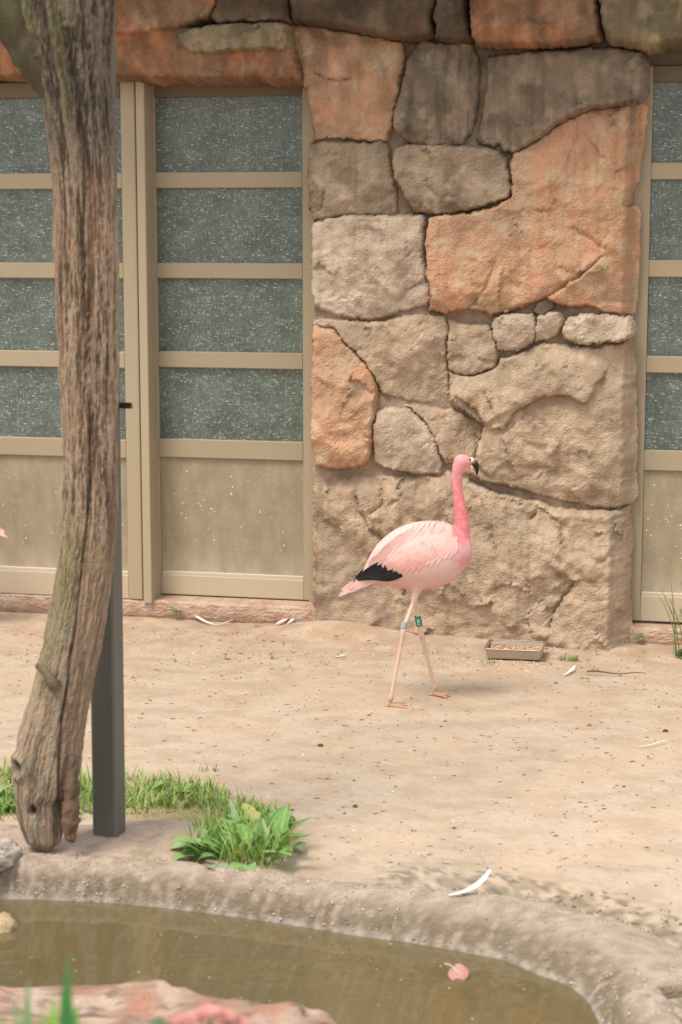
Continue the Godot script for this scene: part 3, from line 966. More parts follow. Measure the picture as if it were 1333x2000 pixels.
func sill(label: String, p0: float, p1: float, ref: float, py: float, front: float):
	var a := on_wall(p0, 1190, 0.15).x
	var b := on_wall(p1, 1190, 0.15).x
	var top := on_wall(ref, py, 0.05).y
	var mb := MB.new()
	var nx := int((b - a) / 0.014)
	var prof := [[-0.2, 0.0], [0.0, 0.0], [front * 0.5, -0.002], [front - 0.02, -0.003], [front - 0.006, -0.006], [front, -0.014], [front + 0.002, -0.03], [front + 0.002, -0.05], [front, -0.07], [front - 0.004, -0.085], [front - 0.012, -0.1], [front - 0.03, -0.12], [front - 0.03, -0.25]]
	var fine := []
	for k in prof.size() - 1:
		for j in 6:
			fine.append([lerpf(prof[k][0], prof[k + 1][0], j / 6.0), lerpf(prof[k][1], prof[k + 1][1], j / 6.0)])
	prof = fine
	for k in nx + 1:
		var s := a + (b - a) * k / nx
		for f in prof:
			var e := (n_mid.get_noise_2d(s, f[1] * 2.0) * 0.0035 + n_fine.get_noise_2d(s, f[1]) * 0.0025) * smoothstep(0.02, front, f[0])
			var p := W(s, top + f[1] + e * 0.8, f[0] + e)
			var c := lin(184, 158, 131).lerp(lin(172, 138, 110), smoothstep(-0.2, 0.3, n_low.get_noise_2d(s * 2.0, f[1] * 4.0 + f[0])))
			c = c.lerp(lin(192, 174, 150), 0.5 * smoothstep(0.1, 0.4, n_mid.get_noise_2d(s, f[0] * 2.0 + 30.0)) * smoothstep(-0.02, -0.004, f[1]))
			c *= 1.0 + 0.15 * n_fine.get_noise_3d(s, f[1], f[0])
			c.a = 1.0
			mb.vert(p, c)
	var m := prof.size()
	for k in nx:
		for j in m - 1:
			var q := k * m + j
			mb.quad(q + 1, q + 1 + m, q + m, q)
	solo("door_sill", mb, M.concrete, W((a + b) / 2, 0, 0.1), label, "sill", "", "thing")


# ---------------------------------------------------------------- dead trunk and steel post
func make_post_and_trunk():
	var base := on_y(213, 1631, 0.04) + Vector3(0, 0, -0.045)
	var pole := thing("metal_post", Vector3(base.x, 0.03, base.z), "square grey steel post on the concrete apron, directly behind the dead trunk", "post")
	var mb := MB.new()
	var b := Basis(Vector3.BACK, -0.0046) * Basis(Vector3.UP, -0.3)
	mb.box(Transform3D(b, Vector3(base.x + 0.004, 1.72, base.z)), Vector3(0.088, 3.4, 0.088), 0.007, lin(98, 94, 83))
	part("shaft", mb, M.metal, pole, false)
	mb = MB.new()
	var lp := on_z(240, 793, base.z)
	mb.box(Transform3D(b, lp + Vector3(0.0, 0, -0.02)), Vector3(0.06, 0.02, 0.014), 0.003, lin(62, 50, 40))
	mb.box(Transform3D(b, lp + Vector3(0.02, -0.004, -0.006)), Vector3(0.02, 0.008, 0.02), 0.002, lin(80, 62, 48))
	part("latch", mb, M.metal, pole, false)

	var L := [[-140, 40.0], [0, 50.0], [60, 58.0], [100, 69.0], [150, 80.0], [200, 88.0], [300, 102.0], [400, 109.0], [500, 110.0], [600, 114.0], [700, 118.0], [800, 122.0], [900, 124.0], [1000, 122.0], [1050, 118.0], [1100, 112.0], [1150, 105.0], [1200, 95.0], [1250, 85.0], [1300, 71.0], [1350, 61.0], [1400, 47.0], [1450, 33.0], [1500, 26.0], [1550, 27.0], [1600, 34.0], [1640, 48.0], [1664, 76.0]]
	var R := [[-140, 226.0], [0, 220.0], [100, 215.0], [150, 213.0], [200, 215.0], [300, 220.0], [400, 226.0], [500, 228.0], [600, 227.0], [700, 228.0], [900, 228.0], [1000, 228.0], [1050, 226.0], [1100, 222.0], [1150, 217.0], [1200, 209.0], [1250, 200.0], [1300, 190.0], [1350, 181.0], [1400, 172.0], [1450, 165.0], [1500, 157.0], [1540, 148.0], [1565, 131.0], [1600, 129.0], [1640, 122.0], [1664, 98.0]]
	var crack_px := [[60, 140.0], [200, 150.0], [330, 176.0], [480, 168.0], [620, 180.0], [760, 176.0], [880, 188.0], [990, 178.0], [1100, 165.0], [1200, 155.0], [1300, 143.0], [1400, 130.0], [1500, 122.0], [1600, 124.0]]
	var z0 := base.z + 0.19
	var foot := on_z(95, 1662, z0)
	var tree := thing("dead_tree_trunk", foot, "weathered bare tree trunk with mossy flank, leaning against the grey steel post", "tree trunk")
	mb = MB.new()
	var sides := 168
	var rows := 0
	var py := 1664.0
	while py > -140.0:
		var l := table(L, py)
		var r := table(R, py)
		var c := on_z((l + r) / 2.0, py, z0 + 0.03 * smoothstep(900.0, 0.0, py))
		var mpp := (CAM.z - c.z) * 1.012 / F
		var hr := (r - l) / 2.0 * mpp
		var k := c.y
		for m in sides:
			var th := TAU * m / sides
			var tw := th + 0.5 * sin(k * 1.1) * smoothstep(1100.0, 100.0, py)
			var cx := cos(tw)
			var sz := sin(tw)
			var rid := n_mid.get_noise_3d(cx * 0.24, k * 0.1, sz * 0.24)
			var fib := n_fine.get_noise_3d(cx * 0.34, k * 0.085, sz * 0.34)
			var lump := n_low.get_noise_3d(cx * 0.25, k * 0.8, sz * 0.25)
			var flak := n_fine.get_noise_3d(cx * 0.16, k * 0.5, sz * 0.16)
			var plate := n_cell.get_noise_3d(cx * 0.3, k * 0.42, sz * 0.3)
			var old := smoothstep(1250.0, 700.0, py)
			var d := rid * lerpf(0.035, 0.1, old) + fib * lerpf(0.016, 0.05, old) + lump * 0.07 + flak * 0.03 + plate * 0.022 * old
			var px := (l + r) / 2.0 + (r - l) / 2.0 * cos(th)
			var gap := 0.0
			if sin(th) > 0.0 and py > 60.0 and py < 1640.0:
				var e := absf(px - table(crack_px, py) - 3.0 * rid) / lerpf(9.0, 3.0, smoothstep(850.0, 1020.0, py))
				gap = exp(-e * e) * lerpf(0.5 + 1.2 * flak, 1.0, smoothstep(850.0, 1020.0, py))
				d -= 0.12 * gap
			# knot holes
			var h1 := Vector2(px - 68.0, (py - 1572.0) * 0.8).length() / 8.0
			var h2 := Vector2(px - 40.0, (py - 1492.0) * 0.8).length() / 9.0
			var hole := 0.0
			if sin(th) > 0.0:
				hole = exp(-pow(h1, 4.0)) + exp(-pow(h2, 4.0))
				d += 0.12 * exp(-pow(h2 - 1.7, 2.0) * 2.0)
				d -= 0.35 * hole
			var p := c + Vector3(cos(th), 0, sin(th) * 0.82) * hr * (1.0 + d)
			var crest := smoothstep(-0.35, 0.35, 0.6 * rid + 0.8 * fib + 0.5 * flak + 0.25 * plate)
			var dark := lin(82, 65, 50).lerp(lin(102, 86, 66), smoothstep(1000.0, 1400.0, py))
			var pale := lin(150, 129, 103)
			if py < 520.0:
				pale = pale.lerp(lin(102, 90, 73), smoothstep(520.0, 180.0, py))
				dark = dark.lerp(lin(56, 47, 38), smoothstep(520.0, 180.0, py))
			var col := dark.lerp(pale, crest)
			var red := smoothstep(-0.1, 0.35, n_low.get_noise_3d(cx * 0.35, k * 0.7, sz * 0.35 + 3.0)) * smoothstep(150.0, 450.0, py) * smoothstep(1150.0, 900.0, py)
			col = col.lerp(lin(136, 102, 78), 0.38 * red)
			var side_moss := smoothstep(0.35, -0.55, cos(th)) * smoothstep(960.0, 1080.0, py) * smoothstep(1380.0, 1230.0, py)
			side_moss = maxf(side_moss, smoothstep(0.3, -0.4, cos(th)) * smoothstep(330.0, 60.0, py))
			col = col.lerp(lin(112, 108, 66), 0.45 * side_moss * smoothstep(-0.5, 0.2, lump + 0.5 * rid))
			col = col.lerp(lin(150, 146, 128), 0.5 * smoothstep(0.2, 0.5, n_low.get_noise_3d(cx * 0.3 + 5.0, k * 1.2, sz * 0.3)) * smoothstep(1000.0, 1400.0, py))
			if sin(th) > 0.0 and py > 1000.0 and px > table(crack_px, py): col = col.lerp(lin(146, 116, 88), 0.4 * smoothstep(1000.0, 1080.0, py))
			col = col.lerp(lin(52, 40, 30), clampf(gap * 0.7 + hole, 0.0, 0.9))
			col *= 1.0 + 0.22 * fib + 0.14 * flak
			col.a = 1.0
			mb.vert(p, col)
		rows += 1
		py -= 3.6
	for r in rows - 1:
		for m in sides:
			var a := r * sides + m
			var a2 := r * sides + (m + 1) % sides
			mb.quad(a2, a, a + sides, a2 + sides)
	var cap := mb.vert(on_z(86, 1667, z0), lin(70, 56, 42))
	for m in sides:
		mb.tri(m, (m + 1) % sides, cap)
	var trunk := part("trunk", mb, M.wood, tree)
	# limb that forks away at the top
	mb = MB.new()
	var pts := []
	var rad := []
	var cols := []
	for k in 24:
		var f := k / 23.0
		pts.append(on_z(lerpf(140, -60, f), lerpf(190, -150, f) + 30.0 * sin(f * 3.0), z0 + 0.0))
		rad.append(lerpf(0.075, 0.085, f) * (1.0 + 0.12 * n_mid.get_noise_1d(f * 0.6)))
		cols.append(lin(80, 74, 50).lerp(lin(66, 56, 42), 0.5 + n_mid.get_noise_1d(f * 2.0)))
	mb.tube(pts, rad, 28, cols)
	bark_up(mb)
	part("limb", mb, M.wood, tree)
	# peg of a lost branch, and the loose strip of wood at the foot
	mb = MB.new()
	pts = [on_z(108, 1340, z0 + 0.09), on_z(96, 1322, z0 + 0.1), on_z(84, 1308, z0 + 0.105), on_z(72, 1299, z0 + 0.11)]
	mb.tube(pts, [0.024, 0.0145, 0.012, 0.009], 14, [lin(110, 94, 72), lin(122, 104, 80), lin(128, 110, 86), lin(100, 84, 66)])
	bark_up(mb)
	part("stub", mb, M.wood, tree)
	mb = MB.new()
	pts = []
	rad = []
	cols = []
	for k in 26:
		var f := k / 25.0
		pts.append(on_z(lerpf(143, 137, f) + 3.0 * n_mid.get_noise_1d(f * 0.9), lerpf(1478, 1640, f), z0 + 0.07))
		rad.append(0.024 * (0.55 + 0.6 * sin(minf(f * 1.7, 1.0) * 1.57)) * (1.0 - 0.35 * smoothstep(0.85, 1.0, f)) * (1.0 + 0.25 * n_fine.get_noise_1d(f)))
		cols.append(lin(96, 80, 62).lerp(lin(112, 84, 64), f))
	mb.tube(pts, rad, 14, cols)
	bark_up(mb)
	part("bark_strip", mb, M.wood, tree)

func bark_up(mb: MB):
	for k in mb.v.size():
		var p := mb.v[k]
		var f := n_fine.get_noise_3d(p.x, p.y * 0.3, p.z)
		mb.v[k] += Vector3(f, 0, f) * 0.008
		var c := mb.c[k] * (1.0 + 0.5 * f)
		c.a = 1.0
		mb.c[k] = c


# ---------------------------------------------------------------- the flamingo: one skin over tapered bones
var B := []
const ZC := -8.14

var limb_id := 0

func bone(p: Vector3, q: Vector3, ra: float, rb: float, wide := 1.0):
	var e := q - p
	B.append([p, e, 1.0 / maxf(e.length_squared(), 1e-9), ra, rb, wide, limb_id])

func skin(p: Vector3, list: PackedInt32Array) -> float:
	var d := 1e9
	var g := 1e9
	var cur := -1
	for k in list:
		var b: Array = B[k]
		if b[6] != cur:
			var m := maxf(0.016 - absf(d - g), 0.0)
			d = minf(d, g) - m * m / 0.064
			g = 1e9
			cur = b[6]
		var q := p
		if b[5] != 1.0:
			q.z = ZC + (p.z - ZC) * b[5]
		q -= b[0]
		var h: float = clampf(q.dot(b[1]) * b[2], 0.0, 1.0)
		g = minf(g, (q - b[1] * h).length() - lerpf(b[3], b[4], h))
	var m2 := maxf(0.016 - absf(d - g), 0.0)
	return minf(d, g) - m2 * m2 / 0.064

func nets(mb: MB, lo: Vector3, hi: Vector3, cell: float, paint: Callable):
	var n := Vector3i(((hi - lo) / (cell * 8.0)).ceil()) * 8
	var sx := n.x + 1
	var sxy := sx * (n.y + 1)
	var f := PackedFloat32Array()
	f.resize(sxy * (n.z + 1))
	f.fill(1e9)
	var id := PackedInt32Array()
	id.resize(f.size())
	id.fill(-1)
	var blocks := []
	var half := cell * 4.0 * 1.7321 * 1.5
	for bz in range(0, n.z, 8):
		for by in range(0, n.y, 8):
			for bx in range(0, n.x, 8):
				var c := lo + Vector3(bx + 4, by + 4, bz + 4) * cell
				var list := PackedInt32Array()
				var near := 1e9
				for k in B.size():
					var d := skin(c, PackedInt32Array([k]))
					near = minf(near, d)
					if d < half + 0.03: list.append(k)
				if near > half: continue
				blocks.append(Vector3i(bx, by, bz))
				for z in 9:
					for y in 9:
						for x in 9:
							var at := (bz + z) * sxy + (by + y) * sx + bx + x
							if f[at] > 1e8:
								f[at] = skin(lo + Vector3(bx + x, by + y, bz + z) * cell, list)
	var off := [0, 1, sx, sx + 1, sxy, sxy + 1, sxy + sx, sxy + sx + 1]
	var ed := [[0, 1], [2, 3], [4, 5], [6, 7], [0, 2], [1, 3], [4, 6], [5, 7], [0, 4], [1, 5], [2, 6], [3, 7]]
	var cor := [Vector3(0, 0, 0), Vector3(1, 0, 0), Vector3(0, 1, 0), Vector3(1, 1, 0), Vector3(0, 0, 1), Vector3(1, 0, 1), Vector3(0, 1, 1), Vector3(1, 1, 1)]
	var cells := []
	for b in blocks:
		for z in 8:
			for y in 8:
				for x in 8:
					var at: int = (b.z + z) * sxy + (b.y + y) * sx + b.x + x
					var inside := 0
					for o in 8:
						if f[at + off[o]] < 0.0: inside += 1
					if inside == 0 or inside == 8: continue
					var s := Vector3.ZERO
					var m := 0
					for e in ed:
						var a: float = f[at + off[e[0]]]
						var c: float = f[at + off[e[1]]]
						if (a < 0.0) != (c < 0.0):
							s += cor[e[0]].lerp(cor[e[1]], a / (a - c))
							m += 1
					var p: Vector3 = lo + (Vector3(b.x + x, b.y + y, b.z + z) + s / m) * cell
					id[at] = mb.vert(p, paint.call(p))
					cells.append(at)
	for at in cells:
		var a0: bool = f[at] < 0.0
		if a0 != (f[at + 1] < 0.0) and at - sx - sxy >= 0:
			net_quad(mb, id[at], id[at - sx], id[at - sx - sxy], id[at - sxy], not a0)
		if a0 != (f[at + sx] < 0.0) and at - 1 - sxy >= 0:
			net_quad(mb, id[at], id[at - sxy], id[at - sxy - 1], id[at - 1], not a0)
		if a0 != (f[at + sxy] < 0.0) and at - 1 - sx >= 0:
			net_quad(mb, id[at], id[at - 1], id[at - 1 - sx], id[at - sx], not a0)

func net_quad(mb: MB, a: int, b: int, c: int, d: int, flip: bool):
	if a < 0 or b < 0 or c < 0 or d < 0: return
	if flip: mb.quad(a, d, c, b)
	else: mb.quad(a, b, c, d)

# the same chain of [x, y, radius] points with curved steps between
func chain(a: Array) -> Array:
	var v := []
	for q in a:
		v.append(Vector3(q[0], q[1], q[2]))
	var out := []
	for q in catmull(v, 7.0):
		out.append([q.x, q.y, q.z])
	return out

func bird_px(p: Vector3) -> Vector2:
	var q := (p - CAM).rotated(Vector3.RIGHT, PITCH)
	return Vector2(666.5 - F * q.x / q.z, 1000.0 + F * q.y / q.z)

func plume_c(p: Vector3) -> Color:
	var q := bird_px(Vector3(p.x, p.y, ZC))
	var n := n_fine.get_noise_3d(p.x * 0.6, p.y * 0.6, p.z * 0.6)
	var m := n_mid.get_noise_3d(p.x * 1.6, p.y * 1.6, p.z * 1.6)
	var pale := lin(212, 178, 162)
	var peach := lin(216, 168, 146)
	var rose := lin(208, 124, 118)
	var deep := lin(208, 116, 115)
	var bone_c := lin(204, 170, 136)
	var c := pale
	# belly and breast
	c = c.lerp(peach, smoothstep(1085.0, 1140.0, q.y - 0.12 * (q.x - 800.0)) * 0.85)
	c = c.lerp(rose, 0.75 * smoothstep(870.0, 905.0, q.x + 12.0 * m) * smoothstep(1130.0, 1090.0, q.y))
	c = c.lerp(rose, 0.2 * smoothstep(0.0, 0.5, n + m))
	# neck
	if q.x > 874.0:
		var up := smoothstep(1092.0, 1060.0, q.y)
		var col := deep.lerp(rose, smoothstep(1000.0, 930.0, q.y))
		col = col.lerp(lin(222, 176, 174), 0.75 * smoothstep(1045.0, 1068.0, q.y + 10.0 * m))
		col = col.lerp(lin(212, 142, 136), smoothstep(960.0, 900.0, q.y))
		col = col.lerp(deep, 0.6 * smoothstep(908.0, 914.0, q.x) * smoothstep(905.0, 912.0, q.y) * smoothstep(930.0, 918.0, q.y))
		col = col.lerp(lin(222, 180, 170), 0.22 * smoothstep(0.0, 0.5, n) )
		c = c.lerp(col, up * smoothstep(876.0, 888.0, q.x))
	# legs
	var leg := smoothstep(1150.0, 1166.0, q.y) * (1.0 if q.x > 735.0 else 0.0)
	var lc := lin(208, 180, 152).lerp(bone_c, smoothstep(1200.0, 1260.0, q.y))
	lc = lc.lerp(lin(190, 130, 100), 0.5 * smoothstep(-0.1, 0.4, n) * smoothstep(1215.0, 1240.0, q.y) * smoothstep(1300.0, 1250.0, q.y))
	lc = lc.lerp(lin(180, 140, 110), smoothstep(1335.0, 1362.0, q.y))
	c = c.lerp(lc, leg)
	c *= 1.0 + 0.07 * n
	c.a = 1.0
	return c

func on_bird(px: float, py: float, list: PackedInt32Array) -> Vector3:
	var p := on_z(px, py, ZC)
	p.z = ZC + 0.22
	for k in 40:
		var d := skin(p, list)
		if d < 0.0005 or p.z < ZC: break
		p.z -= d * 0.6
	return p

func quill(mb: MB, a: Array, half: float, list: PackedInt32Array, lift: float, c0: Color, c1: Color, tip: float):
	# a flat feather laid on the skin along photograph points
	var pts := []
	var hw := []
	var cols := []
	var n := 7
	for k in n:
		var f := float(k) / (n - 1)
		var q: Vector2 = a[0].lerp(a[1], f) + (a[2] if a.size() > 2 else Vector2.ZERO) * sin(f * PI)
		pts.append(on_bird(q.x, q.y, list) + Vector3(0, 0, lift * (0.3 + f)))
		hw.append(half * sin(PI * clampf(0.14 + f * (0.86 - tip), 0.0, 1.0)))
		cols.append(c0.lerp(c1, smoothstep(0.0, 1.0, f + 0.15 * sin(k * 2.1 + a[0].x))))
	hw[n - 1] = half * 0.12
	var side := Vector3(a[1].y - a[0].y, a[1].x - a[0].x, 0).normalized()
	mb.blade(pts, hw, side, 0.05, cols)

func make_flamingos():
	var J := func(px, py, z): return on_z(px, py, z)
	var body := [[688, 1148, 5.0], [715, 1131, 13.0], [742, 1113, 29.0], [775, 1097, 50.0], [808, 1088, 64.0], [840, 1083, 66.0], [866, 1077, 54.0], [884, 1076, 37.0]]
	var mpp := 8.36 / F
	body = chain(body)
	for k in body.size() - 1:
		bone(J.call(body[k][0], body[k][1], ZC), J.call(body[k + 1][0], body[k + 1][1], ZC), body[k][2] * mpp, body[k + 1][2] * mpp, 1.42)
	var torso := PackedInt32Array(range(B.size()))
	var neck := [[880, 1085, 27.0], [900, 1076, 18.0], [905, 1058, 13.5], [904, 1030, 13.5], [900, 1000, 12.5], [896, 970, 10.3], [893.5, 945, 9.2], [894, 925, 10.5], [898, 911, 13.5], [902, 902, 15.0], [906, 901, 13.5]]
	neck = chain(neck)
	limb_id = 1
	for k in neck.size() - 1:
		bone(J.call(neck[k][0], neck[k][1], ZC), J.call(neck[k + 1][0], neck[k + 1][1], ZC), neck[k][2] * mpp, neck[k + 1][2] * mpp)
	bone(J.call(904, 912, ZC), J.call(910, 914, ZC), 11.0 * mpp, 9.0 * mpp)
	bone(J.call(908, 899, ZC), J.call(917, 901, ZC), 11.0 * mpp, 7.0 * mpp)
	var fa := on_y(762, 1377, 0.012)
	var fb := on_y(849, 1355, 0.012)
	var za := fa.z
	var zb := fb.z
	var hz := ZC + 0.035
	var ga := J.call(788.5, 1231, lerpf(hz, za, 0.45))
	var gb := J.call(824, 1240, lerpf(ZC - 0.035, zb, 0.45))
	limb_id = 2
	# near leg: thigh tuft, shank, swollen joint, tarsus
	bone(J.call(817, 1140, hz), J.call(812, 1158, hz), 15.0 * mpp, 8.0 * mpp)
	bone(J.call(812, 1158, hz), J.call(807, 1178, hz + 0.002), 8.0 * mpp, 4.4 * mpp)
	bone(J.call(807, 1178, hz + 0.002), J.call(791, 1221, lerpf(hz, za, 0.4)), 4.4 * mpp, 4.0 * mpp)
	bone(J.call(791, 1221, lerpf(hz, za, 0.4)), ga, 4.0 * mpp, 5.9 * mpp)
	bone(ga, J.call(785, 1252, lerpf(hz, za, 0.5)), 5.9 * mpp, 4.2 * mpp)
	bone(J.call(785, 1252, lerpf(hz, za, 0.5)), fa + Vector3(0.004, 0.03, 0), 4.2 * mpp, 3.6 * mpp)
	# far leg
	limb_id = 3
	bone(J.call(811, 1142, ZC - 0.035), J.call(811, 1165, ZC - 0.035), 14.0 * mpp, 6.0 * mpp)
	bone(J.call(811, 1165, ZC - 0.035), J.call(819, 1222, lerpf(ZC - 0.035, zb, 0.4)), 4.6 * mpp, 4.0 * mpp)
	bone(J.call(819, 1222, lerpf(ZC - 0.035, zb, 0.4)), gb, 4.0 * mpp, 6.0 * mpp)
	bone(gb, J.call(832, 1272, lerpf(ZC - 0.035, zb, 0.55)), 6.0 * mpp, 3.9 * mpp)
	bone(J.call(832, 1272, lerpf(ZC - 0.035, zb, 0.55)), fb + Vector3(0.0, 0.03, 0), 3.9 * mpp, 3.5 * mpp)
	var toes := []
	for g in [[fa, -0.12, 1.0], [fb, 0.18, 0.9]]:
		var h: Vector3 = g[0]
		limb_id = 4 if g[0] == fa else 5
		bone(h + Vector3(0.003, 0.03, 0), h + Vector3(-0.004, 0.004, 0), 3.6 * mpp, 5.0 * mpp)
		bone(h, h + Vector3(-0.022, -0.004, 0.004), 4.4 * mpp, 2.6 * mpp)
		var tips := []
		for t in [-0.55, 0.0, 0.55]:
			var a: float = t + g[1]
			var mid: Vector3 = h + Vector3(cos(a), 0, sin(a)) * 0.045 * g[2] + Vector3(0, -0.001, 0)
			var tip: Vector3 = h + Vector3(cos(a), 0, sin(a)) * 0.078 * g[2] + Vector3(0, -0.005, 0)
			bone(h, mid, 4.2 * mpp, 3.0 * mpp)
			bone(mid, tip, 3.0 * mpp, 2.3 * mpp)
			tips.append(mid.lerp(tip, 0.75))
		toes.append([h, tips])
	var root := thing("flamingo", Vector3(fa.x, 0, (za + zb) / 2), "pale pink flamingo striding to the right before the rock pillar, with black wing tip", "bird")
	var mb := MB.new()
	var lo := Vector3(1e9, 1e9, 1e9)
	var hi := -lo
	for b in B:
		for q in [b[0], b[0] + b[1]]:
			var r: float = maxf(b[3], b[4]) + 0.012
			lo = lo.min(q - Vector3.ONE * r)
			hi = hi.max(q + Vector3.ONE * r)
	nets(mb, lo, hi, 0.0042, plume_c)
	# webs between the toes
	for t in toes:
		for k in 2:
			var wc := lin(176, 126, 98)
			var up := Vector3(0, 0.0025, 0)
			var cen: Vector3 = (t[0] + t[1][k] + t[1][k + 1]) / 3.0
			var low: Vector3 = (t[1][k] + t[1][k + 1]) / 2.0
			var mid: Vector3 = low.lerp(t[0], 0.2)
			for s in [up, -up]:
				mb.tri_out(t[0] + s, t[1][k] + s, mid + s, cen, wc)
				mb.tri_out(t[0] + s, mid + s, t[1][k + 1] + s, cen, wc)
	part("body", mb, M.plumage, root)
	# bill
	mb = MB.new()
	var prof := [[913, 900.5, 7.6], [918, 899.5, 6.6], [921.5, 899.5, 6.2], [925, 901.5, 6.6], [928, 905, 6.4], [930.3, 910, 5.6], [931.6, 916, 4.4], [932.2, 922, 2.8], [932, 928.5, 0.9]]
	var pts := []
	var rad := []
	var cols := []
	for k in prof.size():
		pts.append(J.call(prof[k][0], prof[k][1], ZC))
		rad.append(prof[k][2] * mpp)
		cols.append(lin(226, 206, 160) if k < 3 else lin(34, 31, 30) if k > 3 else lin(120, 106, 84))
	mb.tube(pts, rad, 16, cols)
	part("bill", mb, M.beak, root)
	for s in [1.0, -1.0]:
		mb = MB.new()
		var ep: Vector3 = J.call(918.2, 898, ZC + s * 0.0145)
		for k in 5:
			pass
		mb.tube([ep - Vector3(0, 0, s * 0.006), ep, ep + Vector3(0, 0, s * 0.0035)], [0.0062, 0.0058, 0.002], 12, [lin(228, 206, 150), lin(26, 22, 20), lin(14, 12, 12)])
		part("eye", mb, M.beak, root)
	# folded wings: black flight feathers below, pale coverts in overlapping rows above
	var black0 := lin(30, 28, 28)
	var tail_c := lin(222, 184, 168)
	var done := []
	var r := RandomNumberGenerator.new()
	r.seed = 4
	for k in 7:
		mb = MB.new()
		var f := k / 6.0
		quill(mb, [Vector2(lerpf(752, 718, f), lerpf(1120, 1122, f)), Vector2(lerpf(692, 662, f), lerpf(1150, 1157, f) + 8.0 * sin(k * 2.4))], 5.5 * mpp, torso, 0.003, lin(218, 172, 154), tail_c, 0.1)
		done.append(["tail_feather", mb])
	for k in 8:
		mb = MB.new()
		var f := k / 7.0
		quill(mb, [Vector2(lerpf(785, 744, f), lerpf(1116, 1094, f)), Vector2(lerpf(722, 690, f), lerpf(1124, 1136, f)), Vector2(2, 4.0 * (1.0 - f))], lerpf(6.6, 8.0, f) * mpp, torso, 0.008, black0, lin(38, 36, 35), 0.06)
		done.append(["flight_feather", mb])
	for row in 12:
		var f := row / 11.0
		var n := 14
		for k in n:
			var g := (k + 0.5 * (row % 2)) / n
			# along the wing from its rear point to the shoulder, from its lower edge to the ridge of the back
			var u := lerpf(724, 884, g)
			var top := 1018.0 + 82.0 * pow(clampf((850.0 - u) / 125.0, 0.0, 1.0), 2.5) + 26.0 * pow(clampf((u - 850.0) / 34.0, 0.0, 1.0), 2.0)
			var low := lerpf(1108, 1084, smoothstep(0.15, 1.0, g)) + 12.0 * sin(g * PI)
			var start := Vector2(u + 12.0, lerpf(low - 26.0, top - 2.0, f))
			var slope := lerpf(0.62, 1.02, smoothstep(0.1, 0.75, g))
			slope = lerpf(slope, 1.25, (1.0 - f) * 0.5)
			var dir := Vector2(-cos(slope), sin(slope))
			var ln := r.randf_range(30, 44) * lerpf(0.8, 1.2, 1.0 - g) * (1.0 if f > 0.2 else 0.8)
			var end := start + dir * ln
			var stop := low + 5.0 - 11.0 * smoothstep(0.42, 0.2, g)
			if end.y > stop: end = start + dir * (stop - start.y) / dir.y
			if end.y < start.y: continue
			if end.distance_to(start) < 9.0 or (g > 0.86 and f > 0.7): continue
			mb = MB.new()
			var pink := lin(212, 140, 126).lerp(lin(218, 178, 160), pow(r.randf(), 0.7))
			var cream := lin(220, 192, 174).lerp(lin(214, 168, 152), r.randf() * 0.7)
			if f < 0.25 and g > 0.2 and g < 0.65: cream = cream.lerp(lin(212, 128, 118), 0.6)
			if g > 0.7: cream = cream.lerp(lin(218, 166, 152), 0.6)
			quill(mb, [start, end, Vector2(r.randf_range(-1.5, 1.5), 0)], r.randf_range(3.6, 5.6) * mpp, torso, (0.001 + 0.0018 * (1.0 - g)) * (1.0 - 0.7 * f), pink, cream, 0.05)
			done.append(["feather", mb])
	for s in [1.0, -1.0]:
		var under := MB.new()
		var gx := 30
		var gy := 14
		for j in gy + 1:
			for k in gx + 1:
				var g := float(k) / gx
				var u := lerpf(722, 886, g)
				var top := 1019.0 + 82.0 * pow(clampf((850.0 - u) / 125.0, 0.0, 1.0), 2.5) + 26.0 * pow(clampf((u - 850.0) / 34.0, 0.0, 1.0), 2.0)
				var low := lerpf(1108, 1084, smoothstep(0.15, 1.0, g)) + 10.0 * sin(g * PI)
				var f := float(j) / gy
				var p := on_bird(u, lerpf(low, top + 4.0, f), torso)
				p.z += 0.006 * sin(f * PI) * sin(g * PI) - 0.0008
				if s < 0.0: p.z = 2.0 * ZC - p.z
				under.vert(p, lin(218, 178, 160).lerp(lin(212, 140, 126), clampf(0.5 + n_fine.get_noise_2d(p.x, p.y * 0.6) - 0.7 * f, 0.0, 1.0)))
		for j in gy:
			for k in gx:
				var a := j * (gx + 1) + k
				if s > 0.0: under.quad(a, a + 1, a + gx + 2, a + gx + 1)
				else: under.quad(a + 1, a, a + gx + 1, a + gx + 2)
		var wing := part("wing", under, M.plumage, root)
		for e in done:
			var src: MB = e[1]
			var m2 := MB.new()
			m2.v = src.v.duplicate()
			m2.c = src.c.duplicate()
			m2.t = src.t.duplicate()
			m2.i = src.i.duplicate()
			if s < 0.0:
				for k in m2.v.size():
					m2.v[k].z = 2.0 * ZC - m2.v[k].z
				for k in range(0, m2.i.size(), 3):
					var t := m2.i[k + 1]
					m2.i[k + 1] = m2.i[k + 2]
					m2.i[k + 2] = t
			part(e[0], m2, M.plumage, wing)
	# leg rings
	ring(root, J.call(791.5, 1214, lerpf(hz, za, 0.37)), J.call(787.8, 1228, lerpf(hz, za, 0.44)), 6.2 * mpp, lin(150, 156, 148), "metal")
	var a: Vector3 = J.call(815.8, 1203, lerpf(ZC - 0.035, zb, 0.32))
	var b: Vector3 = J.call(819.6, 1222, lerpf(ZC - 0.035, zb, 0.4))
	var green := ring(root, a, b, 6.4 * mpp, lin(16, 122, 82), "plastic")
	var tm := TextMesh.new()
	var fo := SystemFont.new()
	fo.font_names = PackedStringArray(["Droid Sans"])
	tm.font = fo
	tm.text = "CWA"
	tm.font_size = 32
	tm.pixel_size = 0.00052
	tm.depth = 0.0016
	var t := MeshInstance3D.new()
	t.name = "lettering"
	t.mesh = tm
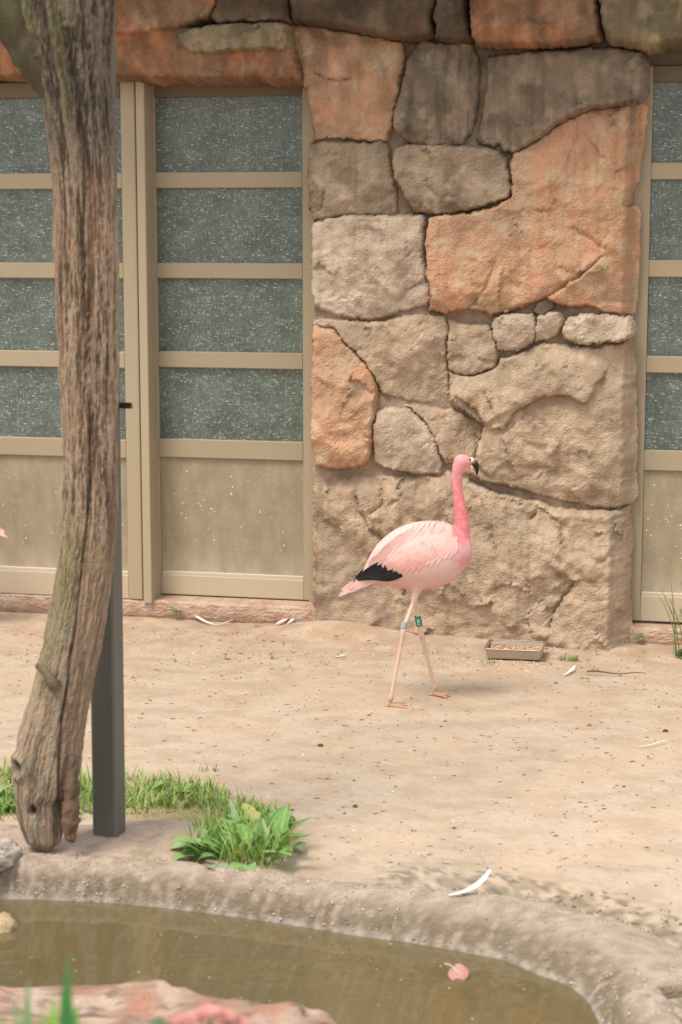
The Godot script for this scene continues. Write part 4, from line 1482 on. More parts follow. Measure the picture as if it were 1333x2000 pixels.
	t.material_override = mat("white_print", 0.5, null, 1, 0, lin(236, 240, 234).linear_to_srgb(), false)
	green.add_child(t)
	var ang := atan2(b.x - a.x, a.y - b.y)
	t.transform = Transform3D(Basis(Vector3.BACK, PI / 2 + ang), (a + b) / 2 + Vector3(0.0, 0, 6.4 * mpp) - org[root])
	# the second bird, out of the picture but for its tail
	var tip := on_z(660, 1158, ZC) - root.position
	var other := root.duplicate()
	other.name = "flamingo_001"
	add_child(other)
	var best := 1e9
	var zt := -9.4
	for k in 60:
		var z := -9.75 + k * 0.02
		var e := absf(on_z(17, 1044, z).y - tip.y)
		if e < best:
			best = e
			zt = z
	var to := on_z(17, 1044, zt)
	other.rotation.y = PI
	other.position = Vector3(to.x + tip.x, 0, to.z + tip.z)
	tag(other, "second flamingo mostly beyond the picture's edge, only its pale tail tip showing", "bird")
	root.set_meta("group", "flamingos in the enclosure")
	other.set_meta("group", "flamingos in the enclosure")

func ring(root: Node3D, a: Vector3, b: Vector3, r: float, c: Color, m: String) -> MeshInstance3D:
	var mb := MB.new()
	mb.tube([a, a.lerp(b, 0.06), a.lerp(b, 0.94), b], [r * 0.93, r, r, r * 0.93], 20, [c, c, c, c])
	return part("leg_ring", mb, M[m], root)


# ---------------------------------------------------------------- feed tray
func loop(mb: MB, xf: Transform3D, hx: float, hz: float, y: float, rr: float, col: Color, n := 40) -> int:
	var base := mb.v.size()
	for k in n:
		var an := TAU * (k + 0.5) / n
		var q := Vector2(signf(cos(an)), signf(sin(an))) * Vector2(hx - rr, hz - rr)
		mb.vert(xf * Vector3(q.x + rr * cos(an), y, q.y + rr * sin(an)), col)
	return base

func make_tray():
	var fl := on_y(948, 1283, 0.02)
	var fr := on_y(1057, 1288, 0.02)
	var u := (fr - fl).normalized()
	u.y = 0
	u = u.normalized()
	var v := u.cross(Vector3.UP)
	var w := fr.distance_to(fl)
	var dp := 0.195
	var cen := (fl + fr) / 2 - v * dp / 2
	cen.y = 0.012
	var xf := Transform3D(Basis(u, Vector3.UP, v), cen)
	var hx := w / 2
	var hz := dp / 2
	var c := lin(186, 174, 152)
	var root := thing("feed_tray", cen, "shallow rectangular steel tray holding mixed seed at the foot of the pillar", "tray")
	var mb := MB.new()
	var L := []
	for q in [[0.0, 0.0, 0.012], [0.004, 0.001, 0.014], [0.008, 0.006, 0.016], [0.014, 0.048, 0.018], [0.012, 0.05, 0.017], [0.006, 0.008, 0.014], [0.0, 0.004, 0.012]]:
		L.append(loop(mb, xf, hx - 0.012 + q[0], hz - 0.012 + q[0], q[1], q[2], c))
	for k in L.size() - 1:
		for m in 40:
			var m2 := (m + 1) % 40
			mb.quad(L[k] + m2, L[k] + m, L[k + 1] + m, L[k + 1] + m2)
	for e in [0, L.size() - 1]:
		var o := mb.vert(xf * Vector3(0, 0.0 if e == 0 else 0.004, 0), c)
		for m in 40:
			if e == 0: mb.tri(L[e] + m, L[e] + (m + 1) % 40, o)
			else: mb.tri(L[e] + (m + 1) % 40, L[e] + m, o)
	part("pan", mb, M.steel, root)
	mb = MB.new()
	L = []
	for q in [[0.001, 0.046], [0.006, 0.046], [0.008, 0.049], [0.007, 0.052], [0.0, 0.053], [-0.002, 0.051]]:
		L.append(loop(mb, xf, hx + q[0], hz + q[0], q[1], 0.02, c))
	L.append(L[0])
	for k in L.size() - 1:
		for m in 40:
			var m2 := (m + 1) % 40
			mb.quad(L[k] + m2, L[k] + m, L[k + 1] + m, L[k + 1] + m2)
	part("rim", mb, M.steel, root)
	mb = MB.new()
	var tones := [lin(214, 176, 130), lin(196, 140, 96), lin(226, 204, 164), lin(176, 92, 62), lin(150, 112, 78), lin(206, 170, 90), lin(120, 96, 66), lin(210, 120, 84)]
	for j in 13:
		for k in 17:
			mb.vert(xf * Vector3((k / 16.0 - 0.5) * (w - 0.022), 0.024 + 0.008 * n_mid.get_noise_2d(k * 0.03, j * 0.03) + 0.006 * smoothstep(8, 0, k), (j / 12.0 - 0.5) * (dp - 0.022)), lin(190, 150, 108))
	for j in 12:
		for k in 16:
			var a := j * 17 + k
			mb.quad(a, a + 17, a + 18, a + 1)
	for k in 900:
		var x := rng.randf_range(-0.5, 0.5)
		var z := rng.randf_range(-0.5, 0.5)
		mb.pebble(xf * Vector3(x * (w - 0.03), 0.027 + 0.009 * n_mid.get_noise_2d((x + 0.5) * 0.48, (z + 0.5) * 0.36) + 0.007 * smoothstep(0.0, -0.5, x), z * (dp - 0.03)), rng.randf_range(0.0028, 0.0055), 0.7, rng.randf() * TAU, tones[rng.randi() % 8])
	solo("bird_feed", mb, M.seed, cen + Vector3(0, 0.03, 0), "mixed seed heaped in the steel tray", "seed", "", "stuff", false)


# ---------------------------------------------------------------- plants
func arc(base: Vector3, head: float, ln: float, rise: float, droop: float, n := 6, bend := 0.0) -> Array:
	var pts := []
	var p := base
	var an := rise
	var hd := head
	for k in n:
		pts.append(p)
		p += Vector3(cos(hd) * cos(an), sin(an), sin(hd) * cos(an)) * ln / (n - 1)
		an -= droop / (n - 1)
		hd += bend / (n - 1)
	return pts

func grass_blade(mb: MB, base: Vector3, ln: float, wd: float, col: Color):
	var hd := rng.randf() * TAU
	var pts := arc(base, hd, ln, rng.randf_range(0.9, 1.5), rng.randf_range(0.2, 1.5), 5)
	var c2 := col.lerp(lin(178, 196, 104), 0.5)
	mb.blade(pts, [wd, wd * 0.95, wd * 0.75, wd * 0.45, wd * 0.06], Vector3(-sin(hd), 0, cos(hd)), 0.3, [col * 0.85, col, col, col.lerp(c2, 0.5), c2])

func broad_leaf(parent: Node3D, base: Vector3, head: float, ln: float, wd: float, rise: float, droop: float, col: Color, called := "leaf"):
	var mb := MB.new()
	var n := 10
	var pts := arc(base, head, ln, rise, droop, n, rng.randf_range(-0.4, 0.4))
	var side := Vector3(-sin(head), 0, cos(head))
	var shape := [0.06, 0.1, 0.5, 0.85, 1.0, 1.0, 0.88, 0.66, 0.38, 0.03]
	var ph := rng.randf() * 9.0
	var wave := rng.randf_range(0.05, 0.16)
	var base_i := 0
	for k in n:
		var d: Vector3 = (pts[mini(k + 1, n - 1)] - pts[maxi(k - 1, 0)]).normalized()
		var s := (side - d * d.dot(side)).normalized()
		var up := s.cross(d)
		for j in 7:
			var x := (j - 3) / 3.0
			var h: float = wd * shape[k] * (1.0 + 0.1 * sin(k * 2.3 + ph + x) + (0.16 * sin(k * 4.1 + ph * 3.0) if absf(x) > 0.9 else 0.0))
			var fold := absf(x) * 0.28 + wave * sin(k * 1.7 + x * 2.2 + ph) * absf(x)
			var c := col.lerp(lin(190, 206, 140), 0.3 if j == 3 else 0.0)
			c *= 1.0 + 0.12 * sin(k * 3.1 + x * 4.0) * (1.0 - absf(x)) + rng.randf_range(-0.06, 0.06)
			c.a = 1.0
			mb.vert(pts[k] + s * x * h + up * h * fold, c)
	for k in n - 1:
		for j in 6:
			var a := k * 7 + j
			mb.quad(a, a + 1, a + 8, a + 7)
	part(called, mb, M.leaf, parent)

func make_plants():
	var poly := PackedVector2Array([Vector2(-160, 1520), Vector2(-20, 1505), Vector2(60, 1520), Vector2(150, 1528), Vector2(250, 1516), Vector2(330, 1524), Vector2(420, 1542), Vector2(480, 1562), Vector2(545, 1596), Vector2(575, 1622), Vector2(500, 1622), Vector2(430, 1600), Vector2(340, 1590), Vector2(250, 1592), Vector2(150, 1604), Vector2(-160, 1604)])
	var mb := MB.new()
	var greens := [lin(118, 148, 66), lin(138, 168, 78), lin(100, 130, 58), lin(164, 182, 98), lin(126, 158, 80)]
	var k := 0
	while k < 4200:
		var q := Vector2(rng.randf_range(-160, 575), rng.randf_range(1504, 1625))
		if poly_sd(poly, q).x < 0.0: continue
		if n_low.get_noise_2d(q.x * 0.004, q.y * 0.012) < rng.randf_range(-0.6, 0.15): 
			k += 1
			continue
		k += 1
		var p := on_y(q.x, q.y, 0.0)
		p.y = ground_h(p.x, p.z) - 0.004
		if p.y < -0.05: p.y = 0.0
		var tall := 0.035 + 0.065 * rng.randf() * (1.0 - 0.5 * smoothstep(300, 560, q.x))
		if rng.randf() < 0.03: tall *= 1.5
		grass_blade(mb, p, tall, rng.randf_range(0.0016, 0.0036), greens[rng.randi() % 5] if rng.randf() < 0.84 else lin(178, 162, 108))
	for j in 500:
		var q := Vector2(rng.randf_range(240, 470), rng.randf_range(1580, 1612))
		var p := on_y(q.x, q.y, 0.02)
		var hd := rng.randf() * TAU
		var c := lin(196, 178, 122)
		mb.blade(arc(p, hd, rng.randf_range(0.02, 0.06), 0.25, 0.4, 4), [0.001, 0.0014, 0.001, 0.0003], Vector3(-sin(hd), 0, cos(hd)), 0.2, [c, c, c, c])
	solo("grass", mb, M.leaf, on_y(300, 1570, 0.0), "bright green grass growing along the back of the concrete apron", "grass", "", "stuff")

	# broad-leaved clump at the end of the apron
	var cb := on_y(478, 1682, 0.0)
	var clump := thing("leafy_weed", cb, "lush clump of broad dock-like leaves and grass at the end of the concrete apron", "plant", "")
	var lg := [lin(108, 144, 66), lin(134, 166, 92), lin(96, 130, 66), lin(150, 174, 116), lin(120, 156, 76)]
	for j in 92:
		var q := Vector2(rng.randf_range(388, 556), rng.randf_range(1610, 1694))
		if q.y < 1650.0 - 0.35 * (q.x - 392.0) or q.y > 1712.0 - 0.2 * maxf(0.0, q.x - 500.0): continue
		var p := on_y(q.x, q.y, 0.0)
		p.y = rng.randf_range(-0.005, 0.03)
		var from := (p - cb)
		var hd := atan2(from.z, from.x) + rng.randf_range(-0.9, 0.9)
		broad_leaf(clump, p, hd, rng.randf_range(0.06, 0.17), rng.randf_range(0.011, 0.03), rng.randf_range(0.35, 1.35), rng.randf_range(0.5, 2.1), lg[rng.randi() % 5] if rng.randf() < 0.9 else lin(178, 172, 96))
	# the long leaf that reaches to the right, and pale old ones at the rim
	broad_leaf(clump, on_y(520, 1655, 0.02), -0.15, 0.19, 0.021, 0.75, 0.5, lin(96, 128, 62))
	broad_leaf(clump, on_y(400, 1668, 0.02), 2.5, 0.09, 0.03, 0.5, 0.6, lin(132, 158, 104))
	broad_leaf(clump, on_y(420, 1690, 0.03), 1.4, 0.08, 0.036, 0.25, 0.5, lin(140, 164, 118))
	broad_leaf(clump, on_y(470, 1694, 0.03), 1.0, 0.08, 0.034, 0.3, 0.6, lin(132, 158, 108))
	broad_leaf(clump, on_y(565, 1650, 0.01), 0.9, 0.09, 0.03, 0.3, 0.6, lin(128, 146, 106))
	var gb := MB.new()
	for j in 620:
		var q := Vector2(rng.randf_range(375, 565), rng.randf_range(1600, 1695))
		if absf((q.x - 485.0) / 110.0) + absf((q.y - 1650.0) / 60.0) > 1.15: continue
		var p := on_y(q.x, q.y, 0.0)
		grass_blade(gb, p, rng.randf_range(0.07, 0.16), rng.randf_range(0.0018, 0.0036), greens[rng.randi() % 5])
	var gp := part("grass_blades", gb, M.leaf, clump)
	gp.set_meta("kind", "stuff")
	# leaves among the grass
	var b2 := on_y(345, 1556, 0.0)
	var w2 := thing("leafy_weed", b2, "few broad pale leaves standing up out of the grass right of the steel post", "plant", "")
	for j in 9:
		broad_leaf(w2, b2 + Vector3(rng.randf_range(-0.08, 0.08), 0, rng.randf_range(-0.03, 0.03)), rng.randf() * TAU, rng.randf_range(0.06, 0.11), rng.randf_range(0.015, 0.026), rng.randf_range(0.7, 1.3), rng.randf_range(0.5, 1.4), lg[rng.randi() % 5])
	var b3 := on_y(8, 1590, 0.0)
	var w3 := thing("leafy_weed", b3, "pale broad-leaved weed at the far left edge behind the trunk's foot", "plant", "")
	for j in 16:
		broad_leaf(w3, b3 + Vector3(rng.randf_range(-0.12, 0.05), 0.01, rng.randf_range(-0.1, 0.03)), rng.randf() * TAU, rng.randf_range(0.07, 0.12), rng.randf_range(0.016, 0.028), rng.randf_range(0.5, 1.3), rng.randf_range(0.6, 1.6), lin(138, 162, 104).lerp(lg[rng.randi() % 5], 0.5))
	# tall weeds by the right door
	var b4 := on_y(1331, 1283, 0.0)
	var w4 := thing("tall_grass_weed", b4, "tall wild grass with nodding seed heads growing by the door sill", "plant", "")
	for j in 9:
		var mb2 := MB.new()
		var hd := rng.randf_range(2.2, 4.2) if j % 2 == 0 else rng.randf_range(-0.8, 0.8)
		var p := b4 + Vector3(rng.randf_range(-0.04, 0.06), 0, rng.randf_range(-0.03, 0.03))
		var c := lin(104, 126, 66)
		mb2.blade(arc(p, hd, rng.randf_range(0.28, 0.42), 1.48, rng.randf_range(0.2, 0.9), 8), [0.0022, 0.003, 0.0034, 0.0034, 0.003, 0.0024, 0.0016, 0.0004], Vector3(-sin(hd), 0, cos(hd)), 0.3, [c, c, c, c, c.lerp(lin(150, 166, 96), 0.3), c, c, c])
		part("blade", mb2, M.leaf, w4)
	for j in 3:
		var mb2 := MB.new()
		var st := arc(b4 + Vector3(-0.01 + 0.02 * j, 0, 0), PI - 0.4 * j, 0.36 - 0.05 * j, 1.5, 0.5, 8)
		mb2.tube(st, [0.002, 0.002, 0.002, 0.0018, 0.0016, 0.0014, 0.0012, 0.001], 6, [lin(120, 138, 76), lin(120, 138, 76), lin(120, 138, 76), lin(120, 138, 76), lin(130, 140, 84), lin(140, 140, 90), lin(150, 150, 100), lin(150, 150, 100)])
		for m in 14:
			var e: Vector3 = st[7].lerp(st[4], m / 14.0)
			mb2.pebble(e + Vector3(rng.randf_range(-0.004, 0.004), 0, rng.randf_range(-0.004, 0.004)), 0.004, 1.6, rng.randf() * 6.0, lin(150, 152, 104))
		part("seed_stem", mb2, M.leaf, w4)
	for j in 9:
		broad_leaf(w4, b4 + Vector3(rng.randf_range(-0.03, 0.05), 0.005, rng.randf_range(-0.02, 0.04)), rng.randf() * TAU, rng.randf_range(0.05, 0.1), rng.randf_range(0.014, 0.024), rng.randf_range(0.4, 1.2), 1.0, lin(104, 126, 84))
	# seedlings on the soil
	seedling(345, 1214, 0.055, 4, "small two-leaved seedling sprouting at the chipped sill left of the pink feather", 0.016)
	seedling(1247, 1262, 0.05, 5, "pale seedling in the corner between rock pillar and right-hand sill", 0.013)
	seedling(441, 1286, 0.03, 5, "tiny green sprout alone on the sand, left one of two", 0.007)
	seedling(531, 1288, 0.032, 6, "tiny green sprout alone on the sand, right one of two", 0.006)
	seedling(1165, 1282, 0.03, 3, "thin seedling on the sand right of the grass tuft by the tray", 0.006)
	seedling(500, 1228, 0.03, 4, "small weed in the soil beside the white feather under the sill", 0.006)
	tuft(1112, 1291, 40, "low grass tuft on the sand right of the feed tray")
	tuft(842, 1278, 10, "sparse grass sprigs on the sand right of the flamingo's green leg ring")
	tuft(960, 1298, 9, "sparse grass sprigs on the sand just in front of the feed tray")
	tuft(408, 1506, 12, "wispy grass sprig rising above the grass band right of the post")

func seedling(px: float, py: float, h: float, n: int, label: String, wd: float):
	var b := on_y(px, py, 0.0)
	b.y = ground_h(b.x, b.z) - 0.002
	var t := thing("seedling", b, label, "plant", "")
	var mb := MB.new()
	var g := lin(112, 132, 72)
	mb.tube([b, b + Vector3(0.002, h * 0.5, 0.001), b + Vector3(0.001, h, 0)], [0.0014, 0.0012, 0.0008], 6, [g, g, g])
	part("stem", mb, M.leaf, t)
	for k in n:
		broad_leaf(t, b + Vector3(0.001, h * rng.randf_range(0.5, 1.0), 0), TAU * k / n + rng.randf(), rng.randf_range(0.7, 1.2) * maxf(h * 0.75, wd * 2.2), wd, rng.randf_range(0.2, 0.8), 0.6, lin(100, 138, 70).lerp(lin(130, 160, 92), rng.randf()))

func tuft(px: float, py: float, n: int, label: String):
	var b := on_y(px, py, 0.0)
	b.y = ground_h(b.x, b.z) - 0.002
	var mb := MB.new()
	for k in n:
		grass_blade(mb, b + Vector3(rng.randf_range(-0.045, 0.045), 0, rng.randf_range(-0.025, 0.025)), rng.randf_range(0.025, 0.06), 0.0022, lin(110, 132, 66).lerp(lin(140, 160, 90), rng.randf()))
	solo("grass_tuft", mb, M.leaf, b, label, "grass tuft", "", "thing")


# ---------------------------------------------------------------- feathers, twigs, crumbs
func feather(a: Vector2, b: Vector2, y: float, half: float, bow: float, lift: float, c0: Color, c1: Color, label: String):
	var p := on_y(a.x, a.y, y)
	var q := on_y(b.x, b.y, y)
	if y < 0.02 and y > -0.02:
		p.y = ground_h(p.x, p.z) + 0.004
		q.y = ground_h(q.x, q.z) + 0.004
	var d := (q - p)
	var side := Vector3(-d.z, 0, d.x).normalized()
	var pts := []
	var hw := []
	var cols := []
	var n := 12
	for k in n:
		var f := float(k) / (n - 1)
		pts.append(p.lerp(q, f) + side * bow * sin(f * PI) + Vector3.UP * (lift * f * f + 0.004 + half * 0.2))
		hw.append(half * pow(sin(PI * clampf(0.05 + f * 0.9, 0.0, 1.0)), 0.7) * (0.75 + 0.35 * f))
		cols.append(c0.lerp(c1, f))
	var t := thing("loose_feather", (p + q) / 2, label, "feather", "")
	var mb := MB.new()
	mb.blade(pts, hw, side, 0.25, cols)
	part("vane", mb, M.plumage, t)
	mb = MB.new()
	var qp := []
	var qr := []
	var qc := []
	for k in n:
		qp.append(pts[k] + Vector3.UP * 0.0008)
		qr.append(lerpf(0.0013, 0.0004, float(k) / n))
		qc.append(lin(240, 232, 220))
	mb.tube(qp, qr, 5, qc)
	part("shaft", mb, M.plumage, t)

func make_small_things():
	var white := lin(222, 219, 214)
	feather(Vector2(876, 1752), Vector2(958, 1730), 0.04, 0.012, 0.02, 0.045, white, white, "curled white feather lying on the pond rim")
	feather(Vector2(420, 1226), Vector2(366, 1206), 0.0, 0.011, -0.012, 0.035, lin(248, 226, 214), lin(240, 196, 186), "long pale pink feather leaning on the chipped sill beside the seedling")
	feather(Vector2(420, 1227), Vector2(458, 1217), 0.0, 0.004, 0.0, 0.012, white, lin(240, 226, 216), "thin white feather on the soil, joined to the long pink one's end")
	feather(Vector2(540, 1230), Vector2(562, 1222), 0.0, 0.017, 0.0, 0.012, lin(246, 206, 192), lin(240, 176, 160), "short broad pink feather on the soil near the pillar's left foot")
	feather(Vector2(560, 1231), Vector2(580, 1220), 0.0, 0.008, 0.0, 0.02, white, lin(246, 226, 216), "small white feather touching the short pink one by the pillar")
	feather(Vector2(1101, 1322), Vector2(1124, 1310), 0.0, 0.008, 0.004, 0.016, lin(244, 206, 198), white, "fluffy white and pink feather on the sand between tray and twig")
	feather(Vector2(657, 1288), Vector2(676, 1287), 0.0, 0.006, 0.004, 0.01, white, white, "faint white down feather on the sand left of the flamingo's legs")
	feather(Vector2(1248, 1462), Vector2(1302, 1453), 0.0, 0.003, 0.004, 0.01, lin(232, 216, 190), lin(240, 228, 206), "stripped pale quill lying on the sand at the right")
	# curled breast feather riding on the water
	var fp := on_y(894, 1911, WATER + 0.001)
	var ff := thing("floating_feather", fp, "round pink breast feather curled up on the pond water", "feather", "")
	var fm := MB.new()
	for j in 9:
		var f := j / 8.0
		for k in 13:
			var x := (k - 6) / 6.0
			var wid := 0.03 * sqrt(sin(PI * clampf(0.08 + 0.8 * f, 0.0, 1.0)))
			var cc := lin(176, 130, 114).lerp(lin(152, 96, 84), smoothstep(0.0, 1.0, x) * 0.6 + 0.1 * sin(k * 2.0 + j))
			fm.vert(fp + Vector3(x * wid + 0.006 * f, 0.027 * f - 0.004 * x * x * f, -0.045 * f + 0.016 * x * x), cc)
	for j in 8:
		for k in 12:
			var a2 := j * 13 + k
			fm.quad(a2, a2 + 1, a2 + 14, a2 + 13)
	part("vane", fm, M.plumage, ff)
	fm = MB.new()
	fm.tube([fp + Vector3(-0.036, 0.03, -0.04), fp + Vector3(-0.018, 0.026, -0.035), fp + Vector3(0.0, 0.02, 0.001)], [0.0016, 0.0012, 0.0006], 5, [white, white, white])
	part("shaft", fm, M.plumage, ff)
	# twig
	var mb := MB.new()
	var a := on_y(1147, 1313, 0.012)
	var b := on_y(1262, 1318, 0.012)
	var pts := []
	var rad := []
	var cols := []
	for k in 14:
		var f := k / 13.0
		pts.append(a.lerp(b, f) + Vector3(0, 0.004 + 0.004 * sin(f * 9.0), 0.006 * sin(f * 5.0)))
		rad.append(lerpf(0.0045, 0.002, f))
		cols.append(lin(112, 88, 70))
	mb.tube(pts, rad, 7, cols)
	mb.tube([pts[2], pts[2] + Vector3(-0.02, 0.008, -0.012)], [0.003, 0.0015], 6, [cols[0], cols[0]])
	solo("twig", mb, M.wood, (a + b) / 2, "thin dry brown twig lying on the sand right of the fluffy feather", "twig", "", "thing")
	# a few stones big enough to pick out
	for s in [[1165, 1309, 0.013, "grey pebble resting against the thin brown twig", [150, 138, 122]], [1086, 1334, 0.009, "brown pebble on the sand below the fluffy feather", [128, 100, 78]], [636, 1390, 0.009, "small tan pebble on the sand left of the flamingo's near foot", [158, 126, 98]], [1300, 1427, 0.012, "dark pebble on the sand near the right edge above the pale quill", [84, 74, 64]], [627, 1456, 0.011, "dark clod on the sand below and left of the flamingo's near foot", [96, 76, 60]], [694, 1573, 0.01, "dark clod alone on the middle of the sand above the pond", [92, 74, 60]], [1152, 1420, 0.01, "rusty pebble on the sand below the feed tray's right end", [150, 104, 80]]]:
		var p := on_y(s[0], s[1], 0.0)
		p.y = ground_h(p.x, p.z) + s[2] * 0.3
		lump("pebble", p, Vector3(s[2], s[2] * 0.65, s[2] * 0.8), int(s[0]), lin(s[4][0], s[4][1], s[4][2]), 10, s[3], "pebble")
	# crumbs of soil, droppings and husks all over
	mb = MB.new()
	var tone := [lin(112, 88, 68), lin(92, 74, 58), lin(140, 108, 82), lin(212, 202, 186), lin(164, 122, 92), lin(190, 150, 116), lin(122, 104, 84), lin(72, 62, 50)]
	for k in 9000:
		var x := rng.randf_range(-2.2, 2.2)
		var z := -rng.randf_range(5.7, 9.9)
		if rng.randf() < 0.35: z = -rng.randf_range(8.7, 9.7)
		if N.dot(Vector3(x, 0, z) - O) < 0.34: continue
		if poly_sd(pond, Vector2(x, z)).x > -0.33: continue
		if x < -0.4 and z > -6.5: continue
		if n_low.get_noise_2d(x, z) < rng.randf_range(-0.5, 0.45): continue
		var r := rng.randf_range(0.0016, 0.0046) * (1.0 + 1.2 * pow(rng.randf(), 8.0))
		mb.pebble(Vector3(x, ground_h(x, z) + r * 0.15, z), r, rng.randf_range(0.35, 0.8), rng.randf() * TAU, tone[rng.randi() % 8])
	for k in 1500:
		var q := on_y(rng.randf_range(-60, 1390), lerpf(1235, 1700, pow(rng.randf(), 1.3)), 0.0)
		if poly_sd(pond, Vector2(q.x, q.z)).x > -0.42 or (q.x < -0.4 and q.z > -6.5) or N.dot(q - O) < 0.36: continue
		if n_low.get_noise_2d(q.x * 1.5, q.z * 1.5) < rng.randf_range(-0.5, 0.5): continue
		var an := rng.randf_range(-0.5, 0.5)
		var dv := Vector3(cos(an), 0, sin(an)) * rng.randf_range(0.003, 0.013)
		var up := Vector3(0, ground_h(q.x, q.z) + 0.002 - q.y, 0)
		var cc: Color = tone[rng.randi() % 8]
		var hw := rng.randf_range(0.0008, 0.002)
		mb.tube([q - dv + up, q + up + Vector3(0, hw, 0), q + dv + up], [hw * 0.4, hw, hw * 0.4], 4, [cc, cc, cc])
	# spilt seed round the tray
	for k in 420:
		var p := on_y(1000 + rng.randfn(0, 75), 1285 + absf(rng.randfn(0, 16)), 0.0)
		mb.pebble(Vector3(p.x, ground_h(p.x, p.z) + 0.001, p.z), rng.randf_range(0.002, 0.004), 0.6, rng.randf() * TAU, [lin(222, 190, 140), lin(200, 120, 84), lin(236, 222, 190), lin(150, 120, 80)][rng.randi() % 4])
	# broken crust by the rim where the soil is damp
	for k in 900:
		var i := rng.randi_range(30, 110)
		var q := on_y(rng.randf_range(800, 1330), rng.randf_range(1735, 1812), 0.0)
		var d := -poly_sd(pond, Vector2(q.x, q.z)).x
		if d < 0.3 or d > 0.6 or rng.randf() > smoothstep(0.62, 0.32, d): continue
		mb.pebble(Vector3(q.x, ground_h(q.x, q.z) + 0.002, q.z), rng.randf_range(0.002, 0.0075), rng.randf_range(0.3, 0.6), rng.randf() * TAU, [lin(104, 96, 78), lin(130, 116, 95), lin(88, 82, 66), lin(146, 130, 108)][rng.randi() % 4])
	var scum := MB.new()
	for k in 90:
		var q := on_y(rng.randf_range(-40, 1150), rng.randf_range(1765, 1990), WATER)
		if poly_sd(pond, Vector2(q.x, q.z)).x < 0.015: continue
		scum.pebble(Vector3(q.x, WATER + 0.0005, q.z), rng.randf_range(0.0015, 0.005), 0.25, rng.randf() * TAU, [lin(176, 160, 124), lin(150, 132, 92), lin(196, 186, 160)][rng.randi() % 3])
	solo("leaf_litter", scum, M.soil, Vector3(0, WATER, -5.2), "pale specks of litter floating on the pond", "litter", "", "stuff", false)
	solo("debris", mb, M.soil, Vector3(0, 0, -7.5), "crumbs of earth, husks and droppings strewn over the sand", "debris", "", "stuff", false)


# an uneven stone from a ball
func lump(called: String, at: Vector3, size: Vector3, sd: int, col: Color, n: int, label: String, category: String, paint = null, square := 1.0) -> MeshInstance3D:
	var mb := MB.new()
	for j in n + 1:
		var la := PI * (float(j) / n - 0.5)
		for k in 2 * n:
			var lo := TAU * k / (2 * n)
			var d := Vector3(cos(la) * cos(lo), sin(la), cos(la) * sin(lo))
			var e := Vector3(signf(d.x) * pow(absf(d.x), square), signf(d.y) * pow(absf(d.y), square), signf(d.z) * pow(absf(d.z), square))
			var q := d * 0.16 + Vector3(sd * 0.37, 0, 0)
			var p := e * size * (1.0 + 0.32 * n_low.get_noise_3d(q.x, q.y, q.z)) 
			var w := at + p
			if n > 20:
				w += d * (n_mid.get_noise_3d(w.x, w.y, w.z) * 0.012 + n_fine.get_noise_3d(w.x, w.y, w.z) * 0.004 + n_low.get_noise_3d(w.x * 1.5, w.y * 1.5, w.z * 1.5) * 0.02)
			var c := col * (1.0 + 0.25 * n_fine.get_noise_3d(w.x, w.y, w.z))
			if paint != null: c = paint.call(w)
			c.a = 1.0
			mb.vert(w, c)
	for j in n:
		for k in 2 * n:
			var a := j * 2 * n + k
			var b := j * 2 * n + (k + 1) % (2 * n)
			mb.quad(a, a + 2 * n, b + 2 * n, b)
	return solo(called, mb, M.rock if n > 20 else M.soil, at, label, category, "", "thing")


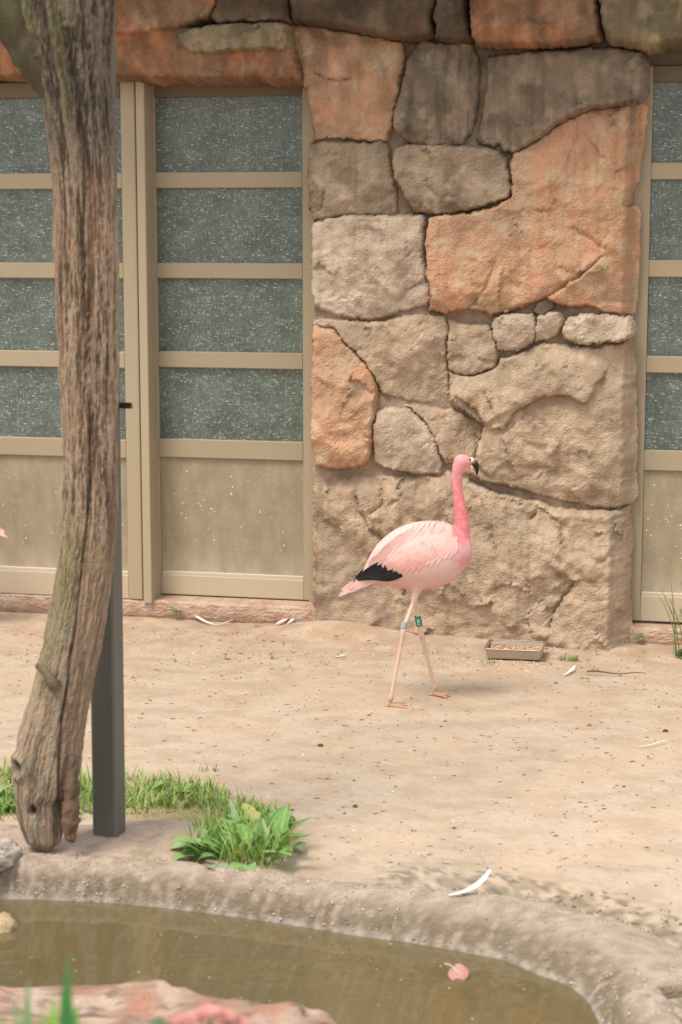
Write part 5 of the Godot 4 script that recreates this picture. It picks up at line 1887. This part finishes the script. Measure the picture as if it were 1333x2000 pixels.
# ---------------------------------------------------------------- near bank
func make_near_bank():
	var f1 := on_y(-10, 1668, 0.05)
	var pale := func(w):
		var c := lin(150, 134, 116).lerp(lin(180, 168, 152), smoothstep(-0.2, 0.4, n_mid.get_noise_3d(w.x, w.y, w.z)))
		return c.lerp(lin(104, 90, 74), 0.8 * smoothstep(0.1, 0.5, n_fine.get_noise_3d(w.x, w.y, w.z) + n_low.get_noise_3d(w.x * 2.0, w.y, w.z)))
	var tan_c := func(w):
		return lin(168, 146, 106) * (1.0 + 0.3 * n_fine.get_noise_3d(w.x, w.y, w.z))
	var red_c := func(w):
		var l := n_low.get_noise_3d(w.x, w.y, w.z)
		var m := n_mid.get_noise_3d(w.x, w.y, w.z)
		var c := lin(150, 120, 96).lerp(lin(178, 152, 128), smoothstep(-0.15, 0.35, l + 0.4 * m))
		c = c.lerp(lin(164, 108, 82), 0.5 * smoothstep(0.0, 0.4, n_low.get_noise_3d(w.x * 1.6 + 7.0, w.y, w.z)))
		c = c.lerp(lin(120, 98, 80), 0.8 * smoothstep(0.15, 0.0, w.y) * smoothstep(-0.4, 0.3, m))
		c = c.lerp(lin(96, 76, 62), 0.75 * smoothstep(0.12, 0.4, m + 0.5 * n_low.get_noise_3d(w.x * 2.0, w.y * 2.0, w.z + 9.0)))
		return c * (1.0 + 0.2 * n_fine.get_noise_3d(w.x, w.y, w.z))
	lump("flat_stone", f1 + Vector3(-0.03, 0.0, 0.02), Vector3(0.1, 0.035, 0.115), 3, lin(186, 172, 154), 40, "flat pale grey stone lying on the pond rim below the trunk's foot", "stone", pale, 0.75)
	var u := on_y(-12, 1822, -0.09)
	lump("sunken_stone", u, Vector3(0.085, 0.05, 0.06), 5, lin(170, 150, 110), 24, "tan stone just breaking the pond surface at its left edge", "stone", tan_c, 0.8)
	var c0 := on_z(215, 2010, -4.62)
	lump("foreground_boulder", Vector3(c0.x - 0.12, -0.05, -4.5), Vector3(0.76, 0.2, 0.26), 8, Color.WHITE, 72, "long pinkish-red boulder at the near edge of the pond", "boulder", red_c, 0.62)
	# leaves and a flower close to the lens, well out of focus
	var r0 := on_y(105, 2600, 0.0)
	var reed := thing("reed", Vector3(-0.44, 0, -2.7), "blurred green reed leaves rising close to the camera", "plant", "")
	for q in [[60, 1905, -2.9, 0.017, [120, 146, 104]], [138, 1850, -2.8, 0.015, [66, 116, 62]], [112, 1935, -2.75, 0.02, [120, 168, 62]], [12, 1975, -2.8, 0.016, [112, 152, 74]], [156, 1950, -2.85, 0.018, [104, 150, 62]], [88, 1960, -2.8, 0.018, [120, 164, 76]], [38, 1940, -2.75, 0.014, [112, 150, 92]], [126, 1915, -2.9, 0.016, [86, 138, 66]], [176, 1978, -2.75, 0.016, [120, 168, 70]]]:
		var tip := on_z(q[0], q[1], q[2])
		var root := Vector3(tip.x * 0.9 - 0.02, 0.0, q[2] + 0.12)
		var pts := []
		var hw := []
		var cols := []
		for k in 24:
			var f := k / 23.0
			pts.append(root.lerp(tip, f) + Vector3(0.03 * sin(f * PI) * sin(q[0]), 0, 0.03 * sin(f * 2.0)))
			hw.append(q[3] * (1.0 if f < 0.86 else (1.0 - f) / 0.14 * 0.9 + 0.08))
			cols.append(lin(q[4][0], q[4][1], q[4][2]))
		var mb := MB.new()
		mb.blade(pts, hw, Vector3(1, 0, 0.2), 0.3, cols)
		part("leaf", mb, M.leaf, reed)
	var fl := thing("pink_flower", Vector3(-0.18, 0, -2.85), "blurred pink blossom on a leafy stem close to the camera", "flower", "")
	var hd := on_z(410, 1982, -2.9)
	var ft := Vector3(hd.x + 0.02, 0.0, -2.8)
	var mb3 := MB.new()
	mb3.tube([ft, ft.lerp(hd, 0.5) + Vector3(0.02, 0, 0), hd - Vector3(0, 0.012, 0)], [0.006, 0.005, 0.004], 8, [lin(80, 110, 60), lin(80, 110, 60), lin(90, 120, 66)])
	part("stem", mb3, M.leaf, fl)
	for q in [[0, 0, 12], [-30, 14, 10], [28, 8, 11], [50, 22, 8], [-52, 20, 8]]:
		var cen := on_z(410 + q[0], 1980 + q[1], -2.9)
		for k in 7:
			var mb := MB.new()
			var an := TAU * k / 7.0
			var col := lin(196, 142, 124).lerp(lin(178, 112, 98), rng.randf())
			mb.blade(arc(cen, an, 0.026, 0.5, 1.1, 6), [0.004, 0.01, 0.014, 0.014, 0.009, 0.002], Vector3(-sin(an), 0, cos(an)), 0.3, [col, col, col, col, col, col])
			part("petal", mb, M.plumage, fl)
	for q in [[312, 1985], [330, 2000], [455, 2010]]:
		var e := on_z(q[0], q[1], -2.86)
		broad_leaf(fl, e + Vector3(0.03, -0.03, 0), PI - 0.4, 0.06, 0.016, 0.9, 1.2, lin(70, 104, 66))
